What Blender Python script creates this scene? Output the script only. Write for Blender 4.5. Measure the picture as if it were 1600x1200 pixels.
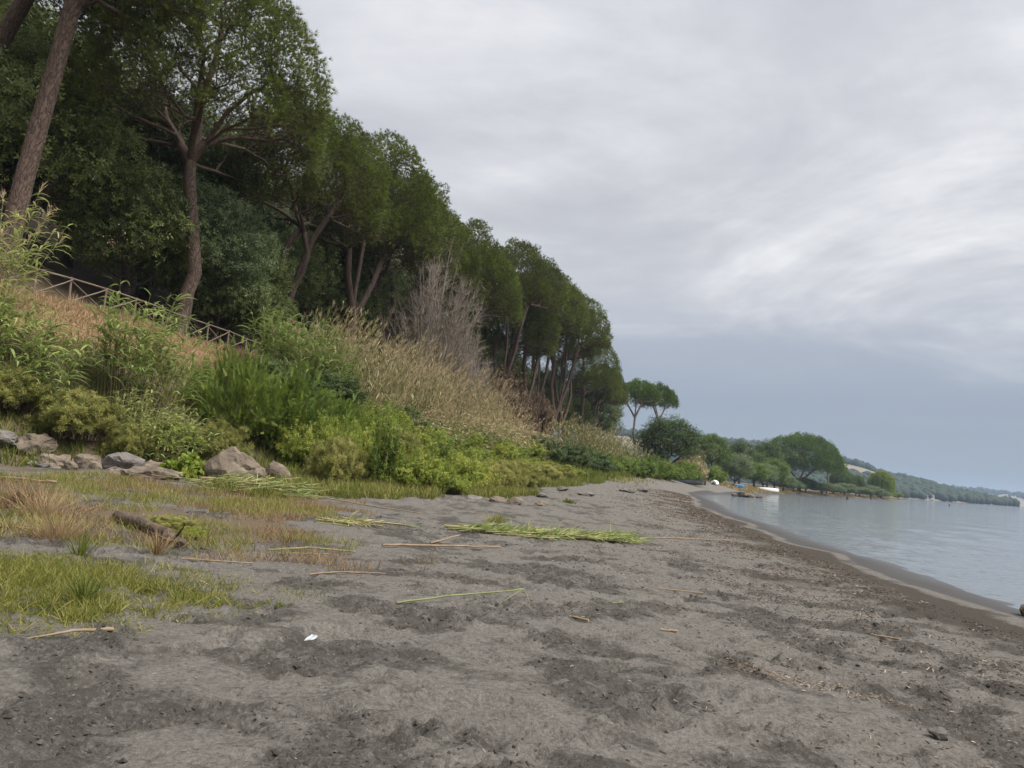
import bpy, bmesh, math
import numpy as np
from mathutils import Matrix, Vector

# ------------------------------------------------------------------ scene, camera, sky, sun, exposure
for o in list(bpy.data.objects):
    bpy.data.objects.remove(o)
scn = bpy.context.scene
col = scn.collection
R = math.radians

cam_d = bpy.data.cameras.new('camera')
cam = bpy.data.objects.new('camera', cam_d)
col.objects.link(cam)
scn.camera = cam
cam_d.sensor_width = 36.0
cam_d.lens = 36.0*1202/1600
cam_d.clip_start = 0.1
cam_d.clip_end = 12000
_p, _t = math.atan(133/1202), math.atan(.0714)          # looking slightly up, phone tilted four degrees
_f = Vector((0, math.cos(_p), math.sin(_p))); _u = Vector((0, -math.sin(_p), math.cos(_p))); _r = Vector((1, 0, 0))
_rr = math.cos(_t)*_r + math.sin(_t)*_u
_uu = -math.sin(_t)*_r + math.cos(_t)*_u
cam.matrix_world = Matrix(((_rr.x, _uu.x, -_f.x, 0), (_rr.y, _uu.y, -_f.y, 0), (_rr.z, _uu.z, -_f.z, 1.7), (0, 0, 0, 1)))

SUN_AZ, SUN_EL = 112.0, 53.0          # degrees right of the view axis (+Y), degrees above the horizon
world = bpy.data.worlds.new('World')
scn.world = world
world.use_nodes = True
wn, wl = world.node_tree.nodes, world.node_tree.links
wn.clear()
def N(nodes, t, **kw):
    n = nodes.new(t)
    for k, v in kw.items():
        setattr(n, k, v)
    return n
def math_(nodes, links, op, a, b=None, c=None, clamp=False):
    n = nodes.new('ShaderNodeMath'); n.operation = op; n.use_clamp = clamp
    for i, v in enumerate((a, b, c)):
        if v is None: continue
        if isinstance(v, (int, float)): n.inputs[i].default_value = v
        else: links.new(v, n.inputs[i])
    return n.outputs[0]
def mixc(nodes, links, fac, a, b, mode='MIX'):
    n = nodes.new('ShaderNodeMix'); n.data_type = 'RGBA'; n.blend_type = mode
    for s, v in ((n.inputs[0], fac), (n.inputs[6], a), (n.inputs[7], b)):
        if isinstance(v, (int, float)): s.default_value = v
        elif isinstance(v, (tuple, list)): s.default_value = (*v[:3], 1)
        else: links.new(v, s)
    return n.outputs[2]
def ramp(nodes, links, fac, stops, interp='LINEAR'):
    n = nodes.new('ShaderNodeValToRGB'); n.color_ramp.interpolation = interp
    e = n.color_ramp.elements
    while len(e) < len(stops): e.new(.5)
    for el, (p, c) in zip(e, stops):
        el.position = p
        el.color = (c, c, c, 1) if isinstance(c, (int, float)) else (*c[:3], 1)
    links.new(fac, n.inputs[0])
    return n.outputs[0]

tc = N(wn, 'ShaderNodeTexCoord')
sep = N(wn, 'ShaderNodeSeparateXYZ'); wl.new(tc.outputs['Generated'], sep.inputs[0])
zc = math_(wn, wl, 'MAXIMUM', sep.outputs[2], 0.0)
zz = math_(wn, wl, 'ADD', zc, 0.10)
uu = math_(wn, wl, 'DIVIDE', sep.outputs[0], zz)
vv = math_(wn, wl, 'DIVIDE', sep.outputs[1], zz)
cmb = N(wn, 'ShaderNodeCombineXYZ'); wl.new(uu, cmb.inputs[0]); wl.new(vv, cmb.inputs[1]); cmb.inputs[2].default_value = 3.7
def wnoise(scale, detail, rough, dist, off):
    m = N(wn, 'ShaderNodeMapping'); wl.new(cmb.outputs[0], m.inputs[0]); m.inputs['Location'].default_value = off
    m.inputs['Rotation'].default_value = (0, 0, R(24)); m.inputs['Scale'].default_value = (1, 1.15, 1)
    n = N(wn, 'ShaderNodeTexNoise'); wl.new(m.outputs[0], n.inputs['Vector'])
    n.inputs['Scale'].default_value = scale; n.inputs['Detail'].default_value = detail
    n.inputs['Roughness'].default_value = rough; n.inputs['Distortion'].default_value = dist
    return n.outputs[0]
n1 = wnoise(.62, 9, .58, .9, (1.3, .4, 0))
n2 = wnoise(2.6, 8, .6, .3, (4.1, 2.2, 0))
cl = math_(wn, wl, 'ADD', math_(wn, wl, 'MULTIPLY', n1, .74), math_(wn, wl, 'MULTIPLY', n2, .26))
cloud = ramp(wn, wl, cl, [(.34, (.43, .44, .47)), (.44, (.51, .52, .55)), (.51, (.60, .605, .63)), (.585, (.74, .74, .75)), (.68, (.90, .90, .895))], 'B_SPLINE')
hz = ramp(wn, wl, zc, [(0.0, (.295, .345, .42)), (.10, (.315, .365, .445)), (.19, (.40, .435, .505)), (.28, (.53, .545, .59))])
hf = ramp(wn, wl, math_(wn, wl, 'ADD', zc, math_(wn, wl, 'MULTIPLY', math_(wn, wl, 'SUBTRACT', n1, .5), .22)), [(.12, .97), (.31, .0)], 'EASE')
cloud = mixc(wn, wl, hf, cloud, hz)
gain = math_(wn, wl, 'MULTIPLY_ADD', zc, 1.85, 2.4)             # an overcast sky brightens towards the zenith
gcol = N(wn, 'ShaderNodeCombineXYZ')
for i_ in range(3): wl.new(gain, gcol.inputs[i_])
cloud = mixc(wn, wl, 1.0, cloud, gcol.outputs[0], 'MULTIPLY')
sky = N(wn, 'ShaderNodeTexSky', sky_type='NISHITA', sun_disc=False)
sky.sun_elevation = R(SUN_EL); sky.sun_rotation = R(SUN_AZ)
skyc = mixc(wn, wl, .975, sky.outputs[0], cloud)
bg = N(wn, 'ShaderNodeBackground'); wl.new(skyc, bg.inputs[0]); bg.inputs[1].default_value = .1
wo = N(wn, 'ShaderNodeOutputWorld'); wl.new(bg.outputs[0], wo.inputs[0])

sun_d = bpy.data.lights.new('sun', 'SUN')
sun_d.energy = 1.5; sun_d.angle = R(34); sun_d.color = (1, .965, .91)
sun = bpy.data.objects.new('sun', sun_d); col.objects.link(sun)
_sd = Vector((math.sin(R(SUN_AZ))*math.cos(R(SUN_EL)), math.cos(R(SUN_AZ))*math.cos(R(SUN_EL)), math.sin(R(SUN_EL))))
sun.rotation_euler = (-_sd).to_track_quat('-Z', 'Y').to_euler()
sun.location = (40, 40, 60)

vs = scn.view_settings
vs.view_transform = 'Standard'; vs.look = 'None'; vs.exposure = 1.95; vs.gamma = 1.0; vs.use_curve_mapping = False
scn.render.engine = 'CYCLES'
scn.cycles.max_bounces = 6; scn.cycles.diffuse_bounces = 3; scn.cycles.glossy_bounces = 3
scn.cycles.transmission_bounces = 4; scn.cycles.transparent_max_bounces = 4; scn.cycles.volume_bounces = 0
scn.cycles.use_denoising = True; scn.cycles.denoising_prefilter = 'ACCURATE'

# ------------------------------------------------------------------ the lie of the land
def vnoise(x, y, seed=0):
    """lattice value noise, 0..1, vectorised"""
    x = np.asarray(x, float); y = np.asarray(y, float)
    xi = np.floor(x).astype(np.int64); yi = np.floor(y).astype(np.int64)
    fx = x - xi; fy = y - yi
    fx = fx*fx*fx*(fx*(fx*6-15)+10); fy = fy*fy*fy*(fy*(fy*6-15)+10)
    def h(a, b):
        n = (a*374761393 + b*668265263 + seed*974634777) & 0xffffffff
        n = ((n ^ (n >> 13))*1274126177) & 0xffffffff
        n = ((n ^ (n >> 16))*2246822519) & 0xffffffff
        return (n ^ (n >> 15))/4294967295.0
    a = h(xi, yi); b = h(xi+1, yi); c = h(xi, yi+1); d = h(xi+1, yi+1)
    return (a*(1-fx)+b*fx)*(1-fy) + (c*(1-fx)+d*fx)*fy
def fbm(x, y, octv=4, seed=0):
    s = 0; a = 1; t = 0
    for k in range(octv):
        s = s + a*vnoise(np.asarray(x)*2**k, np.asarray(y)*2**k, seed+k*17); t += a; a *= .5
    return s/t
SHORE = np.array([(-400,-60),(-60,2),(0,8),(13,8.8),(20,10),(25,10.5),(35,12.2),(47,14),(60,17),(70,19.2),(85,22),(102,26),(122,34.2),(147,46.6),
    (190,65),(237,84.3),(283,108),(328,147),(418,218),(432,221),(445,205),(480,120),(560,-100),(700,-400),(6000,-2000)], float)
FOOT = np.array([(-400,-90,1),(-60,-20,1),(0,-15,.9),(18,-14,.85),(22,-12,.9),(26,-8,1),(30,-5,1),(36,-2,1),(47,1.5,1.1),(60,5,1.35),(85,12,1.9),(102,16,2.1),(122,23,2.3),
    (147,35,2.2),(190,57.5,1.5),(237,77,1.1),(283,100,1.1),(328,136,1.1),(418,205,.9),(432,206,.8),(445,185,.8),(480,100,.8),(560,-120,.8),(6000,-2100,1)], float)
FENCE = np.array([(-400,-110,7),(-60,-40,7.1),(0,-26,7.1),(20,-21.3,7.1),(29.7,-18.9,7.1),(37.3,-16.9,7.1),(44.6,-15.1,7.1),(70,-7.8,7.1),(104.7,3.9,7.1),(130,13,6),
    (147,20,5.4),(190,40,3.6),(237,58,2.8),(283,80,2.4),(328,112,2.2),(418,175,1.9),(445,150,1.9),(480,60,1.9),(560,-160,1.9),(6000,-2200,2)], float)
def prof(T, y, c=1):
    return np.interp(y, T[:,0], T[:,c])
def ground(x, y):
    x = np.asarray(x, float); y = np.asarray(y, float)
    s = prof(SHORE, y); b = prof(FOOT, y); zb = prof(FOOT, y, 2); f = prof(FENCE, y); zf = prof(FENCE, y, 2)
    d = s - x                                   # metres inland of the water's edge
    beach = zb*np.clip(d/np.maximum(s-b, .5), 0, 1)**.9
    t = np.clip((b-x)/np.maximum(b-f, .5), 0, 1)
    bank = (zf-zb)*(.55*t + .45*t*t*(3-2*t))
    hs = np.interp(y, [-100, 60, 110, 135, 200, 400], [.55,.5,.4,.1,.06,.03])
    e = np.maximum(f - 2.6 - x, 0)
    hill = hs*np.where(e < 60, e, 60+(1-np.exp(-(e-60)/60))*60) 
    z = beach + bank + hill
    z = np.where(d < 0, np.maximum(.06*d, -2.5), z)
    inl = np.clip(d/6, 0, 1)
    z = z + inl*(fbm(x/3.1, y/3.1, 3, 5)-.5)*np.where(t > 0, .5, .14)
    z = z + np.clip(1-np.abs(d)/5, 0, 1)*((fbm(x/2.3, y/2.3, 3, 15)-.5)*.035)
    return z

def G(x, y):
    return float(ground(np.array([x]), np.array([y]))[0])

# ------------------------------------------------------------------ mesh builder
class MB:
    def __init__(s):
        s.V, s.F, s.T, s.M, s.S, s.n = [], [], [], [], [], 0
    def add(s, V, F, tint=.5, mat=0, smooth=False):
        V = np.asarray(V, float).reshape(-1, 3); F = np.asarray(F, np.int64)
        if F.shape[1] == 4:
            F = np.concatenate([F[:, [0, 1, 2]], F[:, [0, 2, 3]]])
        s.V.append(V); s.F.append(F+s.n)
        s.T.append(np.broadcast_to(np.asarray(tint, float), (len(V),)).copy())
        s.M.append(np.full(len(F), mat, np.int32)); s.S.append(np.full(len(F), smooth, bool)); s.n += len(V)
        return s
    def mesh(s, name, mats):
        me = bpy.data.meshes.new(name)
        V = np.concatenate(s.V); F = np.concatenate(s.F)
        me.vertices.add(len(V)); me.vertices.foreach_set('co', V.astype(np.float32).ravel())
        me.loops.add(len(F)*3); me.loops.foreach_set('vertex_index', F.astype(np.int32).ravel())
        me.polygons.add(len(F)); me.polygons.foreach_set('loop_start', np.arange(0, len(F)*3, 3, dtype=np.int32))
        me.polygons.foreach_set('material_index', np.concatenate(s.M))
        me.polygons.foreach_set('use_smooth', np.concatenate(s.S))
        a = me.attributes.new('tint', 'FLOAT', 'POINT'); a.data.foreach_set('value', np.concatenate(s.T).astype(np.float32))
        for m in (mats if isinstance(mats, (list, tuple)) else [mats]): me.materials.append(m)
        me.update(calc_edges=True)
        return me
    def build(s, name, mats, parent=None, loc=(0, 0, 0)):
        return link(name, s.mesh(name, mats), parent, loc)

def link(name, me, parent=None, loc=(0, 0, 0), rot=(0, 0, 0), sc=(1, 1, 1)):
    o = bpy.data.objects.new(name, me); col.objects.link(o)
    o.parent = parent; o.location = loc; o.rotation_euler = rot; o.scale = sc
    return o
def tag(o, label=None, cat=None, group=None, kind=None):
    if label: o['label'] = label
    if cat: o['category'] = cat
    if group: o['group'] = group
    if kind: o['kind'] = kind
    return o
def thing(name, label, cat, loc, group=None, rot=(0, 0, 0), sc=(1, 1, 1)):
    return tag(link(name, None, None, loc, rot, sc), label, cat, group)

def unit(a):
    a = np.asarray(a, float)
    return a/np.maximum(np.linalg.norm(a, axis=-1, keepdims=True), 1e-9)
def frames(d, rng):
    z = unit(d); a = rng.normal(size=z.shape); x = unit(np.cross(a, z)); y = np.cross(z, x)
    return np.stack([x, y, z], -1)
def upright(n, rng, tilt=.2, az=None):
    """frames standing on the ground: z about up, y the horizontal way they bend"""
    az = rng.uniform(0, 2*np.pi, n) if az is None else az
    z = unit(np.stack([rng.normal(0, tilt, n), rng.normal(0, tilt, n), np.ones(n)], -1))
    y0 = np.stack([np.cos(az), np.sin(az), 0*az], -1); x = unit(np.cross(y0, z)); y = np.cross(z, x)
    return np.stack([x, y, z], -1)
def scatter(mb, tmpl, P, B, S, tint, mat=0, smooth=False):
    T, F = tmpl; n = len(P)
    if n == 0: return
    S = np.asarray(S, float)
    if S.ndim == 1: S = np.repeat(S[:, None], 3, 1)
    L = T[None]*S[:, None, :]
    V = P[:, None, :] + np.einsum('nij,nkj->nki', B, L)
    FF = (F[None] + (np.arange(n)*len(T))[:, None, None]).reshape(-1, F.shape[1])
    mb.add(V.reshape(-1, 3), FF, np.repeat(np.asarray(tint, float), len(T)), mat, smooth)
def tube(mb, P, rad, k=6, tint=.5, mat=0, cap=True):
    P = np.asarray(P, float); n = len(P); rad = np.broadcast_to(np.asarray(rad, float), (n,))
    d = np.gradient(P, axis=0); d = unit(d)
    ref = np.array([0, 0, 1.]) if abs(d[0][2]) < .9 else np.array([1., 0, 0])
    x = unit(np.cross(ref, d[0])); V = []
    a = np.arange(k)*2*np.pi/k
    for i in range(n):
        x = unit(x - d[i]*np.dot(x, d[i])); y = np.cross(d[i], x)
        V.append(P[i] + rad[i]*(np.cos(a)[:, None]*x + np.sin(a)[:, None]*y))
    V = np.concatenate(V); F = []
    for i in range(n-1):
        for j in range(k):
            F.append((i*k+j, i*k+(j+1) % k, (i+1)*k+(j+1) % k, (i+1)*k+j))
    mb.add(V, F, tint, mat, True)
    if cap:
        for i, fl in ((0, -1), (n-1, 1)):
            Vc = np.concatenate([V[i*k:(i+1)*k], P[i][None]])
            mb.add(Vc, [(j, (j+1) % k, k)[::fl] for j in range(k)], tint, mat)
def tubes(mb, P, rad, k=3, tint=.5, mat=0):
    """many equal tubes at once: P (n,m,3), rad (n,m)"""
    n, m, _ = P.shape
    d = unit(np.gradient(P, axis=1)); ref = np.array([.31, .87, .12])
    x = unit(np.cross(np.broadcast_to(ref, d.shape), d)); y = np.cross(d, x)
    a = np.arange(k)*2*np.pi/k
    V = P[:, :, None, :] + rad[:, :, None, None]*(np.cos(a)[:, None]*x[:, :, None, :] + np.sin(a)[:, None]*y[:, :, None, :])
    F = np.array([(i*k+j, i*k+(j+1) % k, (i+1)*k+(j+1) % k, (i+1)*k+j) for i in range(m-1) for j in range(k)])
    FF = (F[None] + (np.arange(n)*m*k)[:, None, None]).reshape(-1, 4)
    mb.add(V.reshape(-1, 3), FF, np.repeat(np.broadcast_to(np.asarray(tint, float), (n,)), m*k), mat, True)

# ---- leaf and blade templates (unit length)
def t_tuft(n=8, spread=.75, w=.075, seed=1):
    r = np.random.default_rng(seed); V = []; F = []
    for i in range(n):
        a = i*2.4; s = spread*math.sqrt((i+.5)/n)*r.uniform(.8, 1.2)
        d = unit(np.array([math.cos(a)*s, math.sin(a)*s, 1-.4*s])); sd = unit(np.cross(d, r.normal(size=3)))*w
        b = len(V); V += [d*.06-sd, d*.06+sd, d*r.uniform(.8, 1.1)]; F.append((b, b+1, b+2))
    return np.array(V), np.array(F)
def t_sprig(n=6, w=.22, ln=.55, seed=2, spread=.9):
    r = np.random.default_rng(seed); V = []; F = []
    for i in range(n):
        a = i*2.4+r.uniform(-.3, .3); h = i/n*.6
        d = unit(np.array([math.cos(a)*spread, math.sin(a)*spread, r.uniform(.1, .7)])); sd = unit(np.cross(d, r.normal(size=3)+[0, 0, 2]))*w*ln
        p = np.array([0, 0, h]); b = len(V); nn = np.cross(d, sd); nn = unit(nn)*.06
        V += [p, p+d*ln*.5+sd+nn, p+d*ln, p+d*ln*.5-sd+nn]; F += [(b, b+1, b+2), (b, b+2, b+3)]
    return np.array(V), np.array(F)
def t_feather(n=9, w=.05, ln=.26, seed=3):
    r = np.random.default_rng(seed); V = []; F = []
    for i in range(n):
        t = .15+.85*i/n; p = np.array([0, .35*t*t, t*.95]); l = ln*(1.15-.7*t)
        for s in (-1, 1):
            d = unit(np.array([s, .15+r.uniform(-.2, .2), .45])); b = len(V)
            V += [p+[0, 0, -w], p+[0, 0, w], p+d*l]; F.append((b, b+1, b+2))
    b = len(V); V += [np.array([-.012, 0, 0]), np.array([.012, 0, 0]), np.array([0, .35, .98])]; F.append((b, b+1, b+2))
    return np.array(V), np.array(F)
BLADE = (np.array([(-1, 0, 0), (1, 0, 0), (-.75, .10, .5), (.75, .10, .5), (0, .36, .93)], float), np.array([(0, 1, 3), (0, 3, 2), (2, 3, 4)]))
def t_arch(up=.75, droop=1.05, out=.8, seg=4):
    V = []; F = []
    for i in range(seg):
        t = i/seg; w = (.45, 1, .95, .7, .5)[i] if seg == 4 else 1-.5*t
        y = out*t; z = up*t-droop*t*t*.75
        V += [(-w, y, z), (w, y, z)]
    V.append((0, out, up-droop*.75))
    for i in range(seg-1): F += [(2*i, 2*i+1, 2*i+3), (2*i, 2*i+3, 2*i+2)]
    b = 2*(seg-1); F.append((b, b+1, b+2))
    return np.array(V, float), np.array(F)
ARCH = t_arch(.85, 1.0, .95); ARCH_STIFF = t_arch(1.0, .55, .6); ARCH_HANG = t_arch(.25, 1.35, .5)
TUFT = t_tuft(8, .66, .055); TUFT_FINE = t_tuft(12, .72, .036); TUFT_FAR = t_tuft(6, .62, .075); SPRIG = t_sprig(5, .24); SMALL = t_sprig(5, .3, .5, 5, 1.0); NARROW = t_sprig(7, .11, .75, 7, .8); FEATHER = t_feather(8, .045, .30)

# ------------------------------------------------------------------ materials
def mat(name):
    m = bpy.data.materials.new(name); m.use_nodes = True
    n, l = m.node_tree.nodes, m.node_tree.links
    b = n['Principled BSDF']; b.inputs['Specular IOR Level'].default_value = .3
    return m, n, l, b
def attr(n, name):
    a = n.new('ShaderNodeAttribute'); a.attribute_name = name
    return a.outputs['Fac']
def noise(n, l, scale, detail=4, rough=.55, vec=None, dist=0.):
    t = n.new('ShaderNodeTexNoise'); t.inputs['Scale'].default_value = scale; t.inputs['Detail'].default_value = detail
    t.inputs['Roughness'].default_value = rough; t.inputs['Distortion'].default_value = dist
    if vec is not None: l.new(vec, t.inputs['Vector'])
    return t.outputs[0]
def ocoord(n, kind='Object'):
    return n.new('ShaderNodeTexCoord').outputs[kind]
def geopos(n):
    return n.new('ShaderNodeNewGeometry').outputs['Position']
def leafmat(name, stops, trans=.35, rough=.55, vary=.25, patch=.35):
    m, n, l, b = mat(name)
    t = attr(n, 'tint')
    oi = n.new('ShaderNodeObjectInfo')
    t = math_(n, l, 'ADD', t, math_(n, l, 'MULTIPLY', math_(n, l, 'SUBTRACT', oi.outputs['Random'], .5), vary))
    nz = noise(n, l, patch, 3, .5, geopos(n))
    t = math_(n, l, 'ADD', t, math_(n, l, 'MULTIPLY', math_(n, l, 'SUBTRACT', nz, .5), .5), clamp=True)
    c = ramp(n, l, t, stops)
    l.new(c, b.inputs['Base Color']); b.inputs['Roughness'].default_value = rough
    tr = n.new('ShaderNodeBsdfTranslucent'); l.new(c, tr.inputs[0])
    mx = n.new('ShaderNodeMixShader'); mx.inputs[0].default_value = trans
    l.new(b.outputs[0], mx.inputs[1]); l.new(tr.outputs[0], mx.inputs[2])
    l.new(mx.outputs[0], n['Material Output'].inputs[0])
    return m
def solid(name, c1, c2, scale=3., rough=.8, bump=.0, bscale=20., detail=5, stretch=None):
    m, n, l, b = mat(name)
    v = ocoord(n)
    if stretch:
        mp = n.new('ShaderNodeMapping'); mp.inputs['Scale'].default_value = stretch; l.new(v, mp.inputs[0]); v = mp.outputs[0]
    nz = noise(n, l, scale, detail, .6, v)
    l.new(ramp(n, l, nz, [(.32, c1), (.68, c2)]), b.inputs['Base Color']); b.inputs['Roughness'].default_value = rough
    if bump:
        bp = n.new('ShaderNodeBump'); bp.inputs['Strength'].default_value = bump; bp.inputs['Distance'].default_value = .05
        l.new(noise(n, l, bscale, 5, .6, v), bp.inputs['Height']); l.new(bp.outputs[0], b.inputs['Normal'])
    return m
M = {}
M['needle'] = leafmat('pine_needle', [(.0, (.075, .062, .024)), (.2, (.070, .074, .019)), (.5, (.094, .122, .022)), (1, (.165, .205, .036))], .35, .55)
M['needle_far'] = leafmat('pine_needle_bright', [(.0, (.055, .076, .018)), (.5, (.090, .148, .025)), (1, (.165, .225, .040))], .35, .55)
M['oak'] = leafmat('evergreen_leaf', [(.0, (.080, .110, .032)), (.5, (.170, .215, .066)), (1, (.30, .325, .115))], .4, .42)
M['bluegreen'] = leafmat('grey_green_leaf', [(.0, (.095, .130, .058)), (.5, (.172, .222, .10)), (1, (.275, .320, .155))], .42, .5)
M['feather'] = leafmat('feathery_leaf', [(.0, (.075, .120, .020)), (.5, (.145, .215, .034)), (1, (.265, .315, .062))], .45, .55)
M['lush'] = leafmat('lush_leaf', [(.0, (.115, .165, .024)), (.5, (.245, .310, .046)), (1, (.43, .43, .085))], .45, .55)
M['yellowish'] = leafmat('pale_weed_leaf', [(.0, (.14, .16, .036)), (.5, (.27, .275, .070)), (1, (.48, .43, .16))], .45, .6)
M['dark'] = leafmat('dark_leaf', [(.0, (.040, .066, .018)), (.5, (.075, .115, .030)), (1, (.135, .175, .050))], .35, .5)
M['brownleaf'] = leafmat('withered_leaf', [(.0, (.085, .055, .036)), (.5, (.145, .095, .060)), (1, (.21, .15, .09))], .2, .8)
M['grass'] = leafmat('grass_blade', [(.0, (.085, .115, .020)), (.45, (.175, .195, .036)), (.8, (.28, .255, .065)), (1, (.42, .34, .15))], .4, .6, 0, .8)
M['drygrass'] = leafmat('dry_grass_blade', [(.0, (.20, .125, .065)), (.5, (.34, .23, .125)), (1, (.48, .37, .22))], .35, .8, 0, .5)
M['rust'] = leafmat('rusty_grass_blade', [(.0, (.14, .085, .045)), (.5, (.25, .165, .088)), (1, (.42, .31, .17))], .35, .8, 0, .9)
M['cane'] = leafmat('cane_leaf', [(.0, (.110, .170, .042)), (.5, (.235, .305, .085)), (.85, (.38, .42, .15)), (1, (.50, .44, .22))], .4, .45)
M['reed'] = leafmat('dry_reed', [(.0, (.11, .135, .045)), (.35, (.25, .235, .10)), (.65, (.43, .345, .195)), (1, (.62, .50, .32))], .35, .8, 0, .22)
M['stem'] = leafmat('cane_stem', [(.0, (.12, .13, .045)), (.5, (.27, .235, .10)), (1, (.45, .36, .20))], .1, .6)
M['twig'] = leafmat('woody_twig', [(.0, (.060, .042, .028)), (.5, (.105, .075, .05)), (1, (.17, .125, .085))], .0, .85)
M['deadwood'] = leafmat('bleached_twig', [(.0, (.15, .122, .10)), (.5, (.21, .172, .142)), (1, (.29, .245, .20))], .0, .85)
def barkmat(name, c1, c2, c3):
    m, n, l, b = mat(name)
    v = ocoord(n); mp = n.new('ShaderNodeMapping'); mp.inputs['Scale'].default_value = (1, 1, .28); l.new(v, mp.inputs[0])
    vo = n.new('ShaderNodeTexVoronoi'); vo.feature = 'DISTANCE_TO_EDGE'; vo.inputs['Scale'].default_value = 9
    nz = noise(n, l, 5, 5, .6, mp.outputs[0])
    ad = n.new('ShaderNodeVectorMath'); ad.operation = 'MULTIPLY_ADD'; l.new(nz, ad.inputs[0]); ad.inputs[1].default_value = (.45, .45, .45); l.new(mp.outputs[0], ad.inputs[2])
    l.new(ad.outputs[0], vo.inputs['Vector'])
    cr = ramp(n, l, vo.outputs[0], [(.0, 0.), (.12, 1.)])
    c = mixc(n, l, noise(n, l, 2.2, 5, .6, v), c1, c2)
    c = mixc(n, l, cr, c3, c)
    l.new(c, b.inputs['Base Color']); b.inputs['Roughness'].default_value = .9
    bp = n.new('ShaderNodeBump'); bp.inputs['Strength'].default_value = .8; bp.inputs['Distance'].default_value = .04
    l.new(math_(n, l, 'ADD', cr, math_(n, l, 'MULTIPLY', nz, .6)), bp.inputs['Height']); l.new(bp.outputs[0], b.inputs['Normal'])
    return m
M['bark'] = barkmat('pine_bark', (.095, .062, .045), (.155, .110, .086), (.055, .037, .028))
M['palebark'] = barkmat('pale_bark', (.22, .185, .155), (.33, .29, .25), (.10, .08, .065))
M['oakbark'] = barkmat('oak_bark', (.06, .05, .04), (.11, .09, .075), (.03, .025, .02))
M['rock'] = None
def rockmat(name, c1, c2, c3):
    m, n, l, b = mat(name)
    v = ocoord(n); oi = n.new('ShaderNodeObjectInfo')
    ad = n.new('ShaderNodeVectorMath'); ad.operation = 'ADD'; l.new(v, ad.inputs[0])
    cb = n.new('ShaderNodeCombineXYZ'); l.new(math_(n, l, 'MULTIPLY', oi.outputs['Random'], 37.), cb.inputs[0]); l.new(cb.outputs[0], ad.inputs[1])
    v = ad.outputs[0]
    mp = n.new('ShaderNodeMapping'); mp.inputs['Scale'].default_value = (1, 1, 2.6); mp.inputs['Rotation'].default_value = (.3, .4, 0); l.new(v, mp.inputs[0])
    a = noise(n, l, 1.6, 8, .62, mp.outputs[0], .6); bb = noise(n, l, 9, 8, .7, v)
    c = mixc(n, l, ramp(n, l, a, [(.36, 0.), (.62, 1.)]), c1, c2)
    c = mixc(n, l, ramp(n, l, bb, [(.30, 1.), (.47, 0.)]), c, c3)
    l.new(c, b.inputs['Base Color']); b.inputs['Roughness'].default_value = .9
    bp = n.new('ShaderNodeBump'); bp.inputs['Strength'].default_value = 1.; bp.inputs['Distance'].default_value = .07
    l.new(math_(n, l, 'ADD', a, math_(n, l, 'MULTIPLY', bb, .6)), bp.inputs['Height']); l.new(bp.outputs[0], b.inputs['Normal'])
    return m
M['rock'] = rockmat('tan_rock', (.105, .082, .06), (.215, .172, .13), (.045, .036, .029))
M['greyrock'] = rockmat('grey_rock', (.105, .094, .082), (.20, .18, .162), (.05, .045, .041))
M['fencewood'] = solid('weathered_pole', (.12, .088, .066), (.22, .168, .13), 4, .85, .5, 30, 5, (1, 1, .2))
M['driftwood'] = solid('dark_driftwood', (.055, .04, .03), (.16, .115, .085), 6, .9, .8, 25)
M['drycane'] = solid('dry_cane', (.19, .13, .08), (.31, .23, .145), 5, .75)
M['greencane'] = solid('fresh_cane', (.13, .155, .05), (.25, .26, .11), 3, .6)

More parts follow.
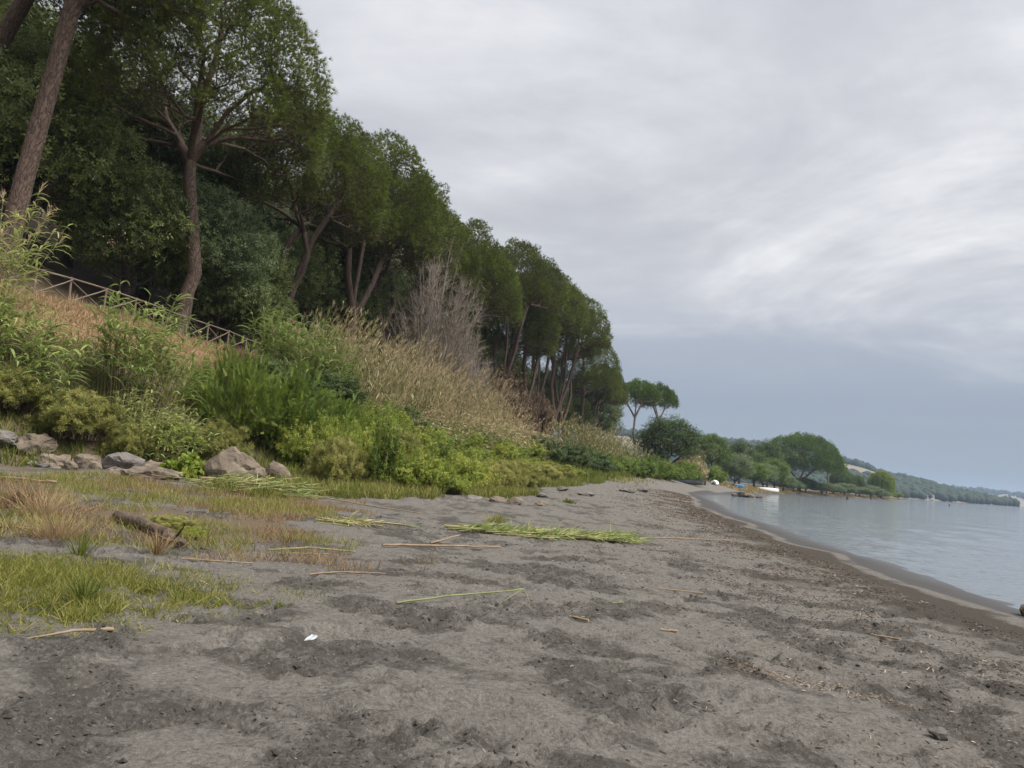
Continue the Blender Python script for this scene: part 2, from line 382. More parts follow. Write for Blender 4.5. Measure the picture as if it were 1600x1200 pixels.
# ---- sand
def sandmat():
    m, n, l, b = mat('volcanic_sand')
    P = geopos(n)
    n_f = noise(n, l, 220, 2, .6, P); n_m = noise(n, l, 26, 5, .65, P); n_l = noise(n, l, 3.1, 5, .6, P); n_xl = noise(n, l, .55, 4, .55, P)
    dry = mixc(n, l, n_l, (.152, .138, .121), (.246, .228, .203))
    dry = mixc(n, l, ramp(n, l, n_f, [(.35, 0.), (.65, 1.)]), mixc(n, l, .55, dry, (.10, .09, .08)), dry)
    def mask(name, k=.9, lo=.42, hi=.58, nz=None):
        s = math_(n, l, 'ADD', attr(n, name), math_(n, l, 'MULTIPLY', math_(n, l, 'SUBTRACT', nz if nz is not None else n_m, .5), k))
        return ramp(n, l, s, [(lo, 0.), (hi, 1.)])
    mm = math_(n, l, 'ADD', math_(n, l, 'MULTIPLY', n_m, .5), math_(n, l, 'MULTIPLY', n_l, .5))
    mot = noise(n, l, 1.9, 12, .74, P, .35)                       # churned, darker sand at every scale
    mot = math_(n, l, 'ADD', mot, math_(n, l, 'MULTIPLY', math_(n, l, 'SUBTRACT', attr(n, 'damp'), .45), .36))
    mk_ = ramp(n, l, mot, [(.43, 0.), (.53, .55), (.66, 1.)])
    damp = mixc(n, l, n_m, (.038, .034, .028), (.080, .072, .061))
    clod = noise(n, l, 5.0, 12, .86, P, .2); grit = noise(n, l, 38, 6, .75, P)
    ck = ramp(n, l, math_(n, l, 'ADD', clod, math_(n, l, 'MULTIPLY', math_(n, l, 'SUBTRACT', mk_, .5), .17)), [(.42, 0.), (.60, 1.)])
    c = mixc(n, l, math_(n, l, 'MULTIPLY', ck, .88), dry, damp)
    c = mixc(n, l, math_(n, l, 'MULTIPLY', ramp(n, l, grit, [(.40, 1.), (.50, 0.)]), .45), c, (.050, .045, .038))
    c = mixc(n, l, math_(n, l, 'MULTIPLY', ramp(n, l, grit, [(.56, 0.), (.66, 1.)]), .30), c, (.36, .335, .30))
    crumb = ramp(n, l, noise(n, l, 13, 9, .75, P, .3), [(.33, 1.), (.45, 0.)])
    c = mixc(n, l, math_(n, l, 'MULTIPLY', crumb, .7), c, (.040, .035, .028))
    soil = mixc(n, l, n_m, (.085, .062, .040), (.19, .145, .095))
    c = mixc(n, l, mask('soil', 1.2, .40, .62, mm), c, soil)
    dr = mixc(n, l, n_m, (.20, .125, .07), (.32, .22, .125))
    c = mixc(n, l, mask('dryt', 1.0), c, dr)
    lit = mixc(n, l, ramp(n, l, noise(n, l, 60, 4, .7, P), [(.35, 0.), (.7, 1.)]), (.036, .031, .026), (.100, .082, .065))
    c = mixc(n, l, mask('litter', 1.7, .40, .66, mm), c, lit)
    wet = mixc(n, l, n_f, (.043, .041, .039), (.070, .067, .064))
    wm = mask('wet', .5, .40, .60, mm)
    c = mixc(n, l, wm, c, wet)
    l.new(c, b.inputs['Base Color'])
    rg = n.new('ShaderNodeMapRange'); l.new(wm, rg.inputs[0]); rg.inputs[3].default_value = .95; rg.inputs[4].default_value = .8
    b.inputs['Specular IOR Level'].default_value = .15
    sw = math_(n, l, 'MULTIPLY', attr(n, 'swash'), -.5)
    l.new(math_(n, l, 'ADD', rg.outputs[0], sw), b.inputs['Roughness'])
    h = math_(n, l, 'ADD', math_(n, l, 'MULTIPLY', n_m, 1.), math_(n, l, 'MULTIPLY', n_f, .12))
    h = math_(n, l, 'ADD', h, math_(n, l, 'MULTIPLY', noise(n, l, 9, 8, .7, P), 2.6))
    bp = n.new('ShaderNodeBump'); bp.inputs['Distance'].default_value = .05
    st = n.new('ShaderNodeMapRange'); l.new(wm, st.inputs[0]); st.inputs[3].default_value = .7; st.inputs[4].default_value = .08
    l.new(st.outputs[0], bp.inputs['Strength']); l.new(h, bp.inputs['Height']); l.new(bp.outputs[0], b.inputs['Normal'])
    return m
M['sand'] = sandmat()
def watermat():
    m, n, l, b = mat('lake_water')
    b.inputs['Base Color'].default_value = (.125, .139, .148, 1); b.inputs['Roughness'].default_value = .06
    b.inputs['IOR'].default_value = 1.33; b.inputs['Specular IOR Level'].default_value = .5
    P = geopos(n)
    def layer(scale, sx, sy, rot, det):
        mp = n.new('ShaderNodeMapping'); mp.inputs['Scale'].default_value = (sx, sy, 1); mp.inputs['Rotation'].default_value = (0, 0, R(rot)); l.new(P, mp.inputs[0])
        return noise(n, l, scale, det, .55, mp.outputs[0], .4)
    h = math_(n, l, 'ADD', math_(n, l, 'MULTIPLY', layer(1.5, .5, 1.7, 12, 4), 1.0), math_(n, l, 'MULTIPLY', layer(5.0, .6, 1.5, -8, 3), .40))
    h = math_(n, l, 'ADD', h, math_(n, l, 'MULTIPLY', layer(.35, .5, 1.4, 20, 2), .5))
    bp = n.new('ShaderNodeBump'); bp.inputs['Strength'].default_value = .6; bp.inputs['Distance'].default_value = .12
    l.new(h, bp.inputs['Height']); l.new(bp.outputs[0], b.inputs['Normal'])
    return m
M['water'] = watermat()

# ------------------------------------------------------------------ beach and bank: one sheet
def spaced(lo, hi, a, b, step, g):
    """coordinates that are fine between a and b and widen by the factor g outside"""
    v = list(np.arange(a, b, step)); s = step; x = v[-1]
    while x < hi: s = min(s*g, 60); x += s; v.append(x)
    s = step; x = a; w = []
    while x > lo: s = min(s*g, 60); x -= s; w.append(x)
    return np.array(w[::-1]+v)
gx = spaced(-700, 900, -4.8, 6.0, .052, 1.06)
gy = spaced(-300, 1000, 3.3, 8.2, .046, 1.036)
X, Y = np.meshgrid(gx, gy)
Z = ground(X, Y)
rng = np.random.default_rng(11)
d_in = prof(SHORE, Y) - X
t_bank = np.clip((prof(FOOT, Y)-X)/np.maximum(prof(FOOT, Y)-prof(FENCE, Y), .5), 0, 1)
sandy = np.clip((d_in-1.8)/1.2, 0, 1)*np.clip(1-t_bank*8, 0, 1)*np.clip((80-Y)/40, 0, 1)
churn = fbm(X/.62, Y/.5, 5, 31)
churn_m = np.clip((churn-.44)/.16, 0, 1)
Z = Z + sandy*((fbm(X/.55, Y/.55, 3, 41)-.5)*.06*(.35+churn_m) + (fbm(X/.19, Y/.19, 2, 43)-.5)*.065*(.3+churn_m))
def dent(cx, cy, ang, a, b, dep, rim=.3):
    w = 2.6*max(a, b)
    i0, i1 = np.searchsorted(gy, (cy-w, cy+w)); j0, j1 = np.searchsorted(gx, (cx-w, cx+w))
    if i1-i0 < 2 or j1-j0 < 2: return
    dx = X[i0:i1, j0:j1]-cx; dy = Y[i0:i1, j0:j1]-cy
    u = (dx*math.cos(ang)+dy*math.sin(ang))/a; v = (-dx*math.sin(ang)+dy*math.cos(ang))/b
    r = np.sqrt(u*u+v*v)
    Z[i0:i1, j0:j1] += -dep*np.exp(-r**4)+rim*dep*np.exp(-((r-1.45)/.35)**2)
k = 0
while k < 2600:
    cx, cy = rng.uniform(-7, 8), 3+15*rng.uniform()**1.3
    if prof(SHORE, cy)-cx < 2.2: continue
    if fbm(cx/.62, cy/.5, 5, 31) < .50 and rng.uniform() < .72: continue
    s = rng.choice([rng.uniform(.30, .6), rng.uniform(.6, 1.05)])
    dent(cx, cy, rng.uniform(0, 3.14), .14*s, .07*s, rng.uniform(.025, .07)*(.5+s*.7), rng.uniform(.15, .4)); k += 1
for cx, cy, an, a, b, dp in [(-1.12, 5.75, .5, .34, .18, .09), (-1.32, 5.53, .3, .22, .12, .06), (2.9, 6.3, -.5, .36, .12, .08), (3.3, 6.0, -.7, .4, .11, .07), (1.7, 8.6, .2, .25, .12, .05), (-.2, 4.5, .1, .4, .2, .06), (.9, 4.55, .4, .2, .12, .07)]:
    dent(cx, cy, an, a, b, dp, .35)
mb = MB()
nx, ny = len(gx), len(gy)
idx = np.arange(nx*ny).reshape(ny, nx)
F = np.stack([idx[:-1, :-1], idx[:-1, 1:], idx[1:, 1:], idx[1:, :-1]], -1).reshape(-1, 4)
mb.add(np.stack([X, Y, Z], -1).reshape(-1, 3), F, .5, 0, True)
beach = mb.build('beach', M['sand'])
def put_attr(name, a):
    at = beach.data.attributes.new(name, 'FLOAT', 'POINT'); at.data.foreach_set('value', np.clip(a, 0, 1).astype(np.float32).ravel())
near_dist = fbm(X/2.2, Y/2.2, 3, 71)
wet_w = 1.05 + .9*np.clip((Y-14)/40, 0, 1) + (fbm(X/3, Y/3, 3, 61)-.5)*1.2
put_attr('wet', np.clip((wet_w-d_in)/.7+.5, 0, 1))
put_attr('swash', np.clip(1-d_in/(.5+1.0*fbm(X/1.5, Y/1.5, 3, 67)), 0, 1))
lit_in = wet_w+.1; lit_out = 4.9 + (near_dist-.5)*3.2 - np.clip((Y-35)/30, 0, 1)*1.0
put_attr('litter', np.clip((d_in-lit_in)/.5, 0, 1)*np.clip((lit_out-d_in)/3.4+.10, 0, 1)*.95*np.clip((75-Y)/15, 0, 1))
put_attr('damp', np.clip((churn-.38)/.30, 0, 1)*(.55+.75*np.clip((fbm(X/2.6, Y/2.0, 2, 37)-.3)/.4, 0, 1))*np.clip(1-t_bank*6, 0, 1)*np.clip(1.15-np.clip(Y-9, 0, 60)/50, .35, 1)+.22*np.clip((6.8-Y+2.5*(fbm(X/1.8, Y/1.8, 2, 39)-.5))/1.5, 0, 1))
meadow = np.exp(-(((X+4.0)/2.6)**2+((Y-6.6)/1.7)**2)*.9)*.55
back = np.clip((9.0-Y)*0-(X+.155*Y-.2)/2.0, 0, 1)*np.clip((Y-9)/2.5, 0, 1)*(.15+.75*np.clip((fbm(X/1.7, Y/1.7, 3, 81)-.36)/.2, 0, 1))
put_attr('soil', np.maximum(np.maximum(np.clip(t_bank*9, 0, 1), meadow), np.clip(back, 0, .62)*np.clip(1-t_bank*5, 0, 1)))
put_attr('dryt', np.clip((X-prof(FENCE, Y)+1.6)/1.2, 0, 1)*np.clip((t_bank-.58)/.12, 0, 1)*np.clip((52-Y)/8, 0, 1) + np.clip((t_bank-.8)/.1, 0, 1)*np.clip((Y-60)/10, 0, 1)*np.clip((130-Y)/10, 0, 1))
tag(beach, 'grey volcanic sand beach rising into the overgrown bank', kind='structure')
del X, Y, Z

# ------------------------------------------------------------------ lake
mb = MB()
lx = spaced(-600, 4100, 8, 15, .15, 1.09); ly = spaced(-450, 4200, 10, 23, .15, 1.07)
LX, LY = np.meshgrid(lx, ly); i2 = np.arange(LX.size).reshape(LX.shape)
ds_ = LX-prof(SHORE, LY)                                        # metres out from the water's edge
LZ = (fbm(ds_*1.15+LY*.10, LY*.34, 3, 211)-.5)*.085*np.clip(.25+ds_/4, .15, 1)*np.clip((140-LY)/90, 0, 1)
LZ += (fbm(ds_*2.9+LY*.3, LY*1.1, 2, 217)-.5)*.03*np.clip((60-LY)/40, 0, 1)
mb.add(np.stack([LX, LY, LZ], -1).reshape(-1, 3), np.stack([i2[:-1, :-1], i2[:-1, 1:], i2[1:, 1:], i2[1:, :-1]], -1).reshape(-1, 4), .5, 0, True)
lake = tag(mb.build('lake', M['water']), 'pale grey rippled lake water', kind='structure')

# ------------------------------------------------------------------ far hills with their woods
def hillmat():
    m, n, l, b = mat('far_hillside'); P = geopos(n)
    c = mixc(n, l, noise(n, l, .02, 5, .6, P), (.16, .125, .09), (.25, .205, .155))
    c = mixc(n, l, ramp(n, l, noise(n, l, .006, 4, .6, P), [(.5, 0.), (.62, .6)]), c, (.12, .13, .06))
    l.new(c, b.inputs['Base Color']); b.inputs['Roughness'].default_value = .95
    return m
M['hill'] = hillmat()
M['farwood'] = leafmat('far_woodland', [(.0, (.014, .024, .012)), (.5, (.024, .038, .018)), (1, (.045, .06, .026))], .0, .8, 0, .01)
def ico(sub=1):
    bm = bmesh.new(); bmesh.ops.create_icosphere(bm, subdivisions=sub, radius=1)
    V = np.array([v.co[:] for v in bm.verts]); F = np.array([[v.index for v in f.verts] for f in bm.faces]); bm.free()
    return V, F
ICO1, ICO2 = ico(1), ico(2)
def hill(name, label, xs, ridge, y_shore, depth, back, wood, wlabel, nwood, seed):
    def h(x, y):
        e = np.clip((y-y_shore(x))/depth, 0, 1); e2 = np.clip((y-y_shore(x)-depth)/back, 0, 1)
        return (np.interp(x, xs, ridge)*(e*(1.55-.55*e))*(1-.6*e2*e2)) + (fbm(x/90, y/90, 3, seed)-.5)*9*np.clip(e*4, 0, 1)*np.clip(np.interp(x, xs, ridge)/25, 0, 1) - 1.0*(e <= 0)
    hx = np.linspace(xs[0], xs[-1], 150); v = np.linspace(-.02, 1, 60)
    HX, VV = np.meshgrid(hx, v); HY = y_shore(HX)+VV*(depth+back)
    mb = MB(); i2 = np.arange(HX.size).reshape(HX.shape)
    mb.add(np.stack([HX, HY, h(HX, HY)], -1).reshape(-1, 3), np.stack([i2[:-1, :-1], i2[:-1, 1:], i2[1:, 1:], i2[1:, :-1]], -1).reshape(-1, 4), .5, 0, True)
    tag(mb.build(name, M['hill']), label, kind='structure')
    r = np.random.default_rng(seed); px_ = r.uniform(xs[0], xs[-1], nwood*4); pv = r.uniform(0.01, .75, nwood*4)
    py_ = y_shore(px_)+pv*(depth+back); keep = wood(px_, (py_-y_shore(px_))/depth, r)
    px_, py_ = px_[keep][:nwood], py_[keep][:nwood]; n = len(px_)
    s = r.uniform(4.2, 8.2, n)*(depth/230)**.35; S = np.stack([s, s, s*r.uniform(.8, 1.3, n)], -1)
    P = np.stack([px_, py_, h(px_, py_)+s*.55], -1)
    B = upright(n, r, .15); w = MB(); scatter(w, ICO1, P, B, S, r.uniform(.25, .6, n), 0, True); 
    tag(w.build('far_woodland', M['farwood']), wlabel, 'woodland', kind='stuff')
hill('far_hill', 'tan field on the low far hill across the lake', [130, 300, 420, 490, 565, 632, 690, 730, 765], [68, 68, 64, 57, 46, 34, 24, 11, 0],
     lambda x: 1030+np.clip((x-560)*.55, 0, 200)+0*x, 230, 260,
     lambda x, e, r: ((x > 635+40*(fbm(x/40, e*6, 2, 3)-.5)) | (e < .38+.2*(fbm(x/60, e*3, 2, 9)-.5)) | ((e > .93) & (r.uniform(size=len(x)) < .8)))
     & ((e > .1) | (x < 900)), 'dark wood covering the far headland and its shore', 5200, 23)
hill('distant_hill', 'hazy distant hills beyond the headland', [900, 1300, 1650, 2000, 2500, 3200, 4000], [30, 52, 46, 42, 48, 60, 66],
     lambda x: 2500+0*x, 350, 350, lambda x, e, r: (fbm(x/160, e*4, 3, 5) > .42) | (e > .8), 'hazy distant wood on the hills behind the headland', 2600, 29)

# ------------------------------------------------------------------ the air
hzm = bpy.data.materials.new('pale_air'); hzm.use_nodes = True
hn, hl = hzm.node_tree.nodes, hzm.node_tree.links; hn.clear()
pv = hn.new('ShaderNodeVolumePrincipled'); pv.inputs['Color'].default_value = (.58, .75, 1.0, 1); pv.inputs['Density'].default_value = .00015; pv.inputs['Anisotropy'].default_value = .0
ho = hn.new('ShaderNodeOutputMaterial'); hl.new(pv.outputs[0], ho.inputs['Volume'])
mb = MB()
bx0, bx1, by0, by1, bz0, bz1 = -1000, 4300, -600, 4400, -4, 95
mb.add([(x, y, z) for z in (bz0, bz1) for y in (by0, by1) for x in (bx0, bx1)], [(0, 2, 3, 1), (4, 5, 7, 6), (0, 1, 5, 4), (2, 6, 7, 3), (0, 4, 6, 2), (1, 3, 7, 5)])
haze = tag(mb.build('haze', hzm), 'thin pale haze over lake and far hills', kind='stuff')

# ------------------------------------------------------------------ trees
def grow(rng, trunk, tips, fork, r0, rtip=.02, seg=.8, wpath=.45, kmin=4, kmax=10, wob=.12, sag=.3, flare=1.25, tintv=.5, stems=(), zmin=None, hx=.55):
    """trunk polyline plus limbs that reach every tip; returns a MB"""
    tips = np.asarray(tips); trunk = np.asarray(trunk, float)
    pos = [p for p in trunk]; par = [i-1 for i in range(len(trunk))]; ln = [0]*len(trunk)
    for i in range(fork+1, len(trunk)): ln[i] = ln[i-1]+np.linalg.norm(trunk[i]-trunk[i-1])
    for st in stems:                                              # main stems leaving the fork
        prev = fork
        for p in st:
            p = np.asarray(p, float); pos.append(p); par.append(prev); ln.append(ln[prev]+.5*np.linalg.norm(p-pos[prev])); prev = len(pos)-1
    order = np.argsort(np.linalg.norm(tips-trunk[fork], axis=1))
    for ti in order:
        tp = tips[ti]; A = np.array(pos[fork:]); dd = np.linalg.norm(A-tp, axis=1)
        cost = dd+wpath*np.array(ln[fork:])+np.where(A[:, 2] > tp[2]-.1*dd, .9+.5*(A[:, 2]-tp[2]), 0)
        if zmin is not None: cost = cost+np.where(A[:, 2] < zmin, 6., 0)
        j = int(np.argmin(cost))+fork; p0 = pos[j]; v = tp-p0; L = np.linalg.norm(v)
        if L < .12: continue
        c = p0+np.array([v[0]*hx, v[1]*hx, v[2]*sag])+rng.normal(0, wob*L*.5, 3)
        n = max(2, int(L/seg)+1); prev = j
        for q in range(1, n+1):
            t = q/n; p = (1-t)**2*p0+2*t*(1-t)*c+t*t*tp
            if q < n: p = p+rng.normal(0, wob*.25*min(L/n, 1), 3)
            pos.append(p); par.append(prev); ln.append(ln[prev]+L/n); prev = len(pos)-1
    pos = np.array(pos); n = len(pos); ch = [[] for _ in range(n)]
    for i, q in enumerate(par):
        if q >= 0: ch[q].append(i)
    e = 2.35; w = np.zeros(n)
    for i in range(n-1, -1, -1):
        w[i] = sum(w[c] for c in ch[i]) if ch[i] else 1.0
    # children always have a larger index than their parent except inside the trunk, which is ordered too
    rad = rtip*w**(1/e); rb = rad[0]
    rad = rtip+(rad-rtip)*(r0-rtip)/max(rb-rtip, 1e-6)
    hgt = np.linspace(0, 1, fork+1)
    rad[:fork+1] = rad[:fork+1]*(1-.16*hgt)*(1+(flare-1)*np.exp(-hgt*9))
    mb = MB(); done = np.zeros(n, bool)
    starts = [(0, -1)]
    while starts:
        i, p = starts.pop(); chain = [p] if p >= 0 else []; first = True
        while True:
            chain.append(i)
            if not ch[i]: break
            big = max(ch[i], key=lambda c: rad[c])
            for c in ch[i]:
                if c != big: starts.append((c, i))
            i = big
        rr = rad[chain].copy()
        if p >= 0: rr[0] = min(rr[0], rr[1]*1.25)
        k = int(np.clip(4+rr[0]*22, kmin, kmax))
        tube(mb, pos[chain], rr, k, tintv, 0, cap=(p < 0))
    return mb
def dome_lobes(rng, n, Rr, Hd, zc, squash=.8, low=-.05, jit=.12):
    """centres of the puffs of an umbrella crown, spread over its upper surface"""
    L = []
    for i in range(n):
        u = (i+.5)/n; cz = 1-u*(1-low); a = i*2.39996+rng.uniform(-.2, .2); rr = math.sqrt(max(0, 1-min(1, cz*cz)))
        p = np.array([math.cos(a)*rr*Rr, math.sin(a)*rr*Rr, zc+max(cz, low)*Hd])*1.
        L.append(p+rng.normal(0, jit*Rr*.5, 3)*[1, 1, .5])
    return np.array(L)
def pine_proto(seed, Rr=5.6, Hd=7.5, zc=12.2, trunk=None, fork=4, r0=.4, stems=(), nt=430, tufts=22, tl=.30, low=-.16, puff=.30, haze=.35, cx=0., lump=.19, inner_n=.5, tmpl=None):
    """umbrella pine: needle brushes packed over the surface of a dome, thin withered twigs under it"""
    rng = np.random.default_rng(seed)
    i = np.arange(nt)+.5; cz = 1-(1-low)*i/nt; a = i*2.39996+rng.normal(0, .12, nt); rr = np.sqrt(np.maximum(0, 1-cz*cz))
    d = np.stack([np.cos(a)*rr, np.sin(a)*rr, cz], -1); ax = np.array([Rr, Rr, Hd]); c0 = np.array([cx, 0, zc])
    k = 1+lump*2*(fbm(d[:, 0]*2.6+d[:, 2]*1.9+9, d[:, 1]*2.6-d[:, 2]*1.4+9, 3, seed)-.5)-rng.uniform(-.01, .07, nt)
    hole = fbm(d[:, 0]*3.4+d[:, 2]*1.7+3, d[:, 1]*3.4+d[:, 2]*1.3+7, 2, seed+40) > .31; d, k = d[hole], k[hole]; nt = len(d)
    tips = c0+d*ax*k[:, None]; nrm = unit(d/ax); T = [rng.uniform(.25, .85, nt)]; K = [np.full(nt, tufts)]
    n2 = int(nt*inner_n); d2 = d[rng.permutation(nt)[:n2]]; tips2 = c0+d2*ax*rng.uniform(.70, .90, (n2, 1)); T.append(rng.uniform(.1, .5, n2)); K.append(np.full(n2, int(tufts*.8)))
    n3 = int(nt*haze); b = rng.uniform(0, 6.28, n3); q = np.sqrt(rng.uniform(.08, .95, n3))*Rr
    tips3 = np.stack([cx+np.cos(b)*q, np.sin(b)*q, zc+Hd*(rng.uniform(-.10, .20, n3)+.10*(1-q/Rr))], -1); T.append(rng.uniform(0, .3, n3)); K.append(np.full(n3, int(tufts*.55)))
    tips = np.concatenate([tips, tips2, tips3]); nrm = np.concatenate([nrm, unit(d2/ax), unit(np.stack([np.cos(b), np.sin(b), .1+0*b], -1))])
    tmb = grow(rng, trunk, tips, fork, r0, .018, .9, .40, 4, 10, .10, .5, 1.25, .5, stems, zc-.28*Hd, .38)
    ti = np.repeat(np.arange(len(tips)), np.concatenate(K)); n = len(ti)
    off = rng.normal(0, 1, (n, 3))*puff; off -= nrm[ti]*np.maximum(0, np.sum(off*nrm[ti], 1))[:, None]*.4
    P = tips[ti]+off; D = unit(nrm[ti]*1.1+off/puff*.35+np.array([0, 0, .25])+rng.normal(0, .22, (n, 3)))
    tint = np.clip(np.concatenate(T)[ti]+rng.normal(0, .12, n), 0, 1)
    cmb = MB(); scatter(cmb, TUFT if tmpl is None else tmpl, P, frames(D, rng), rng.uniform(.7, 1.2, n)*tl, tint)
    return tmb.mesh('trunk', M['bark']), cmb.mesh('crown', M['needle'])
def poly(*pts): return np.array(pts, float)
PINE = {}
PINE['a'] = pine_proto(3, 6.7, 8.8, 11.8, poly((0, 0, -.4), (.30, 0, 1.2), (.42, .05, 2.6), (.75, .05, 3.6), (.62, 0, 4.8), (.38, 0, 6.6), (.10, 0, 8.6), (.1, 0, 9.6)), 7, .37,
    [[(-.5, 0, 10.6), (-1.5, .2, 12.2), (-2.0, .3, 14.2), (-2.9, .5, 16.4)], [(.3, .3, 11.2), (.2, .4, 13.2), (.9, .3, 15.6), (1.2, .2, 17.6)], [(.9, -.2, 10.6), (2.0, -.5, 12.2), (3.4, -.8, 13.3)], [(.4, -.6, 10.8), (1.0, -1.8, 12.6), (1.6, -2.8, 14.4)]], 700, 25, haze=.5, cx=.4, inner_n=.45)
PINE['b'] = pine_proto(4, 6.4, 7.6, 12.6, poly((0, 0, -.4), (.25, 0, 1.8), (.55, .1, 3.6), (.95, .1, 5.2), (1.15, .1, 6.2)), 4, .36,
    [[(.6, 0, 7.2), (.15, 0, 8.4), (.35, .1, 9.8), (1.2, .2, 11.2), (1.6, .4, 13.4)], [(1.75, .1, 7.6), (2.0, .1, 9.2), (1.5, .1, 10.8), (.7, 0, 12.4), (.2, -.3, 14.4)], [(2.2, .2, 10.4), (3.2, .2, 12.2), (4., .3, 13.8)]], 520, 27, cx=1.2, tmpl=TUFT_FAR)
PINE['c'] = pine_proto(5, 6.2, 8.0, 12.0, poly((0, 0, -.4), (.0, 0, 1.6), (.1, 0, 3.2), (.15, .05, 4.8), (.2, .1, 5.6)), 4, .36,
    [[(-.6, 0, 6.8), (-1.3, 0, 8.6), (-1.5, 0, 10.6), (-1.6, .2, 13.)], [(.4, .3, 7.4), (.9, .4, 9.6), (1.2, .4, 11.8), (1.2, .4, 14.5)], [(.9, -.2, 6.8), (1.9, -.4, 8.8), (2.7, -.5, 10.8), (3.2, -.6, 12.8)]], 520, 27, cx=.5, tmpl=TUFT_FAR)
PINE['d'] = pine_proto(9, 5.9, 6.6, 14.6, poly((0, 0, -.4), (.1, 0, 1.2), (.2, 0, 2.4), (.35, .05, 3.6)), 3, .34,
    [[(-.3, 0, 5.4), (-.9, 0, 8.0), (-.8, 0, 11.), (-1.4, .2, 14.)], [(.9, .2, 5.6), (1.6, .3, 8.4), (2.0, .3, 11.4), (2.6, .4, 14.4)], [(.7, -.2, 6.2), (.9, -.4, 9.2), (.6, -.5, 12.2), (.3, -.6, 15.)]], 460, 26, low=-.06, cx=.8, haze=.3, tmpl=TUFT_FAR)
PINE['tall'] = pine_proto(6, 5.0, 7.0, 14.6, poly((0, 0, -.6), (.15, 0, 2.6), (.4, 0, 5.2), (.75, 0, 7.8), (1.1, 0, 10.4), (1.45, 0, 13.), (1.8, 0, 15.5)), 5, .41, (), 330, 20, cx=1.6, haze=.5)
PINE['u'] = pine_proto(7, 4.6, 2.5, 9.0, poly((0, 0, -.4), (-.3, 0, 2.2), (-.7, 0, 4.2), (-.5, 0, 5.6), (-.4, 0, 6.4)), 4, .26,
    [[(-1.0, 0, 7.2), (-2.0, 0, 8.4)], [(.3, .2, 7.4), (1.2, .3, 8.6)], [(-.3, -.4, 7.6), (-.2, -1.2, 8.8)]], 260, 20, low=-.08, puff=.26, haze=.15, tmpl=TUFT_FAR)
PINE['s'] = pine_proto(8, 12.0, 9.4, 8.2, poly((0, 0, -.4), (-.3, 0, 1.2), (-.5, 0, 2.4), (-.45, 0, 3.4)), 3, .55,
    [[(-1.6, 0, 4.6), (-3.4, .2, 6.8), (-5.2, .4, 9.)], [(.6, .3, 5.0), (1.6, .4, 7.4), (2.2, .4, 10.)], [(1.6, -.3, 4.6), (3.8, -.6, 6.8), (6.0, -.8, 8.6)]], 620, 22, .62, -.14, .62, .25, tmpl=TUFT_FAR)
PINE['u'][1].materials[0] = M['needle_far']; PINE['s'][1].materials[0] = M['needle_far']
PINE['u'][0].materials[0] = M['palebark']
def pine(kind, x, y, label, s=1., rz=0., lean=(0, 0), group=None, sc=None, name='stone_pine'):
    t = thing(name, label, 'pine tree', (x, y, G(x, y)), group, (R(lean[0]), R(lean[1]), R(rz)), sc or (s, s, s))
    link('trunk', PINE[kind][0], t); link('crown', PINE[kind][1], t)
    return t
ROW = 'stone pines lined up behind the bank'
pine('tall', -21.3, 31.2, 'tall pine at the far left with a bare leaning trunk and crown above the frame', 1.0, 0, (0, -.5), ROW)
pine('tall', -27.5, 33.5, 'pine cut by the upper left corner, only a bit of trunk showing', 1.0, 25, (0, 9), ROW)
pine('a', -17.7, 39.8, 'pine with a knobbly trunk forking into three limbs behind the near fence', 1.0, 0, (0, -2.5), ROW)
pine('b', -16.2, 50.6, 'slim pine leaning right, its forked trunk rising left of the dry reeds', .86, 0, (0, 1), ROW)
pine('c', -12.8, 59.4, 'pine with a dark trunk splitting into a wide fork above the reed bed', 1.0, 70, (0, 0), ROW)
pine('b', -10.9, 67.8, 'pine just left of the bare grey tree', 1.0, 200, (0, 0), ROW)
pine('c', -10.2, 77.6, 'pine set back behind the bare grey tree', 1.05, 140, (0, 0), ROW)
pine('c', -7.0, 78.4, 'dense pine whose crown hangs low right of the bare grey tree', 1.0, 15, (0, 3), ROW, sc=(1.0, 1.0, .97))
pine('d', -4.7, 91.2, 'pine in the dip of the skyline past the bare grey tree', .95, 100, (0, 0), ROW)
pine('d', -2.0, 94.6, 'leaning pine left of the russet shrub', 1.05, -30, (0, 3), ROW)
pine('a', -.6, 100.5, 'pine with twin stems rising from the russet shrub', .95, 250, (0, 0), ROW)
pine('d', 1.9, 103.6, 'dark straight stemmed pine behind the far piece of fence', 1.05, 40, (0, 2), ROW)
pine('d', 3.6, 115, 'pine behind the far fence with slanting upper limbs', 1.1, 310, (0, 0), ROW)
pine('d', 6.4, 118, 'pine of the far grove leaning right over the second reed bed', 1.08, 10, (0, 4), ROW)
pine('d', 9.0, 124, 'pale stemmed pine over the middle of the second reed bed', 1.0, 190, (0, 2), ROW)
pine('a', 12.4, 132, 'pine near the end of the row with crooked pale limbs', .92, 90, (0, 2), ROW)
pine('b', 15.4, 140, 'last pine of the row, its small crown against the sky', .80, 60, (0, 0), ROW)
pine('u', 25.6, 152, 'small umbrella pine with a flat crown, left of a pair past the row', 1., 0, (0, -3), 'pair of flat crowned pines', sc=(.95, .95, 1.40))
pine('u', 30.6, 158, 'small umbrella pine with a flat crown, right of a pair past the row', 1., 200, (0, 2), 'pair of flat crowned pines', sc=(.9, .9, 1.46))
pine('s', 114.5, 301, 'broad umbrella pine standing alone on the far point', 1.22, 0, (0, 0))
pine('u', 130., 313, 'slender pine leaning on the right side of the broad umbrella pine', 1.35, 100, (0, 0), sc=(1.35, 1.35, 1.35))

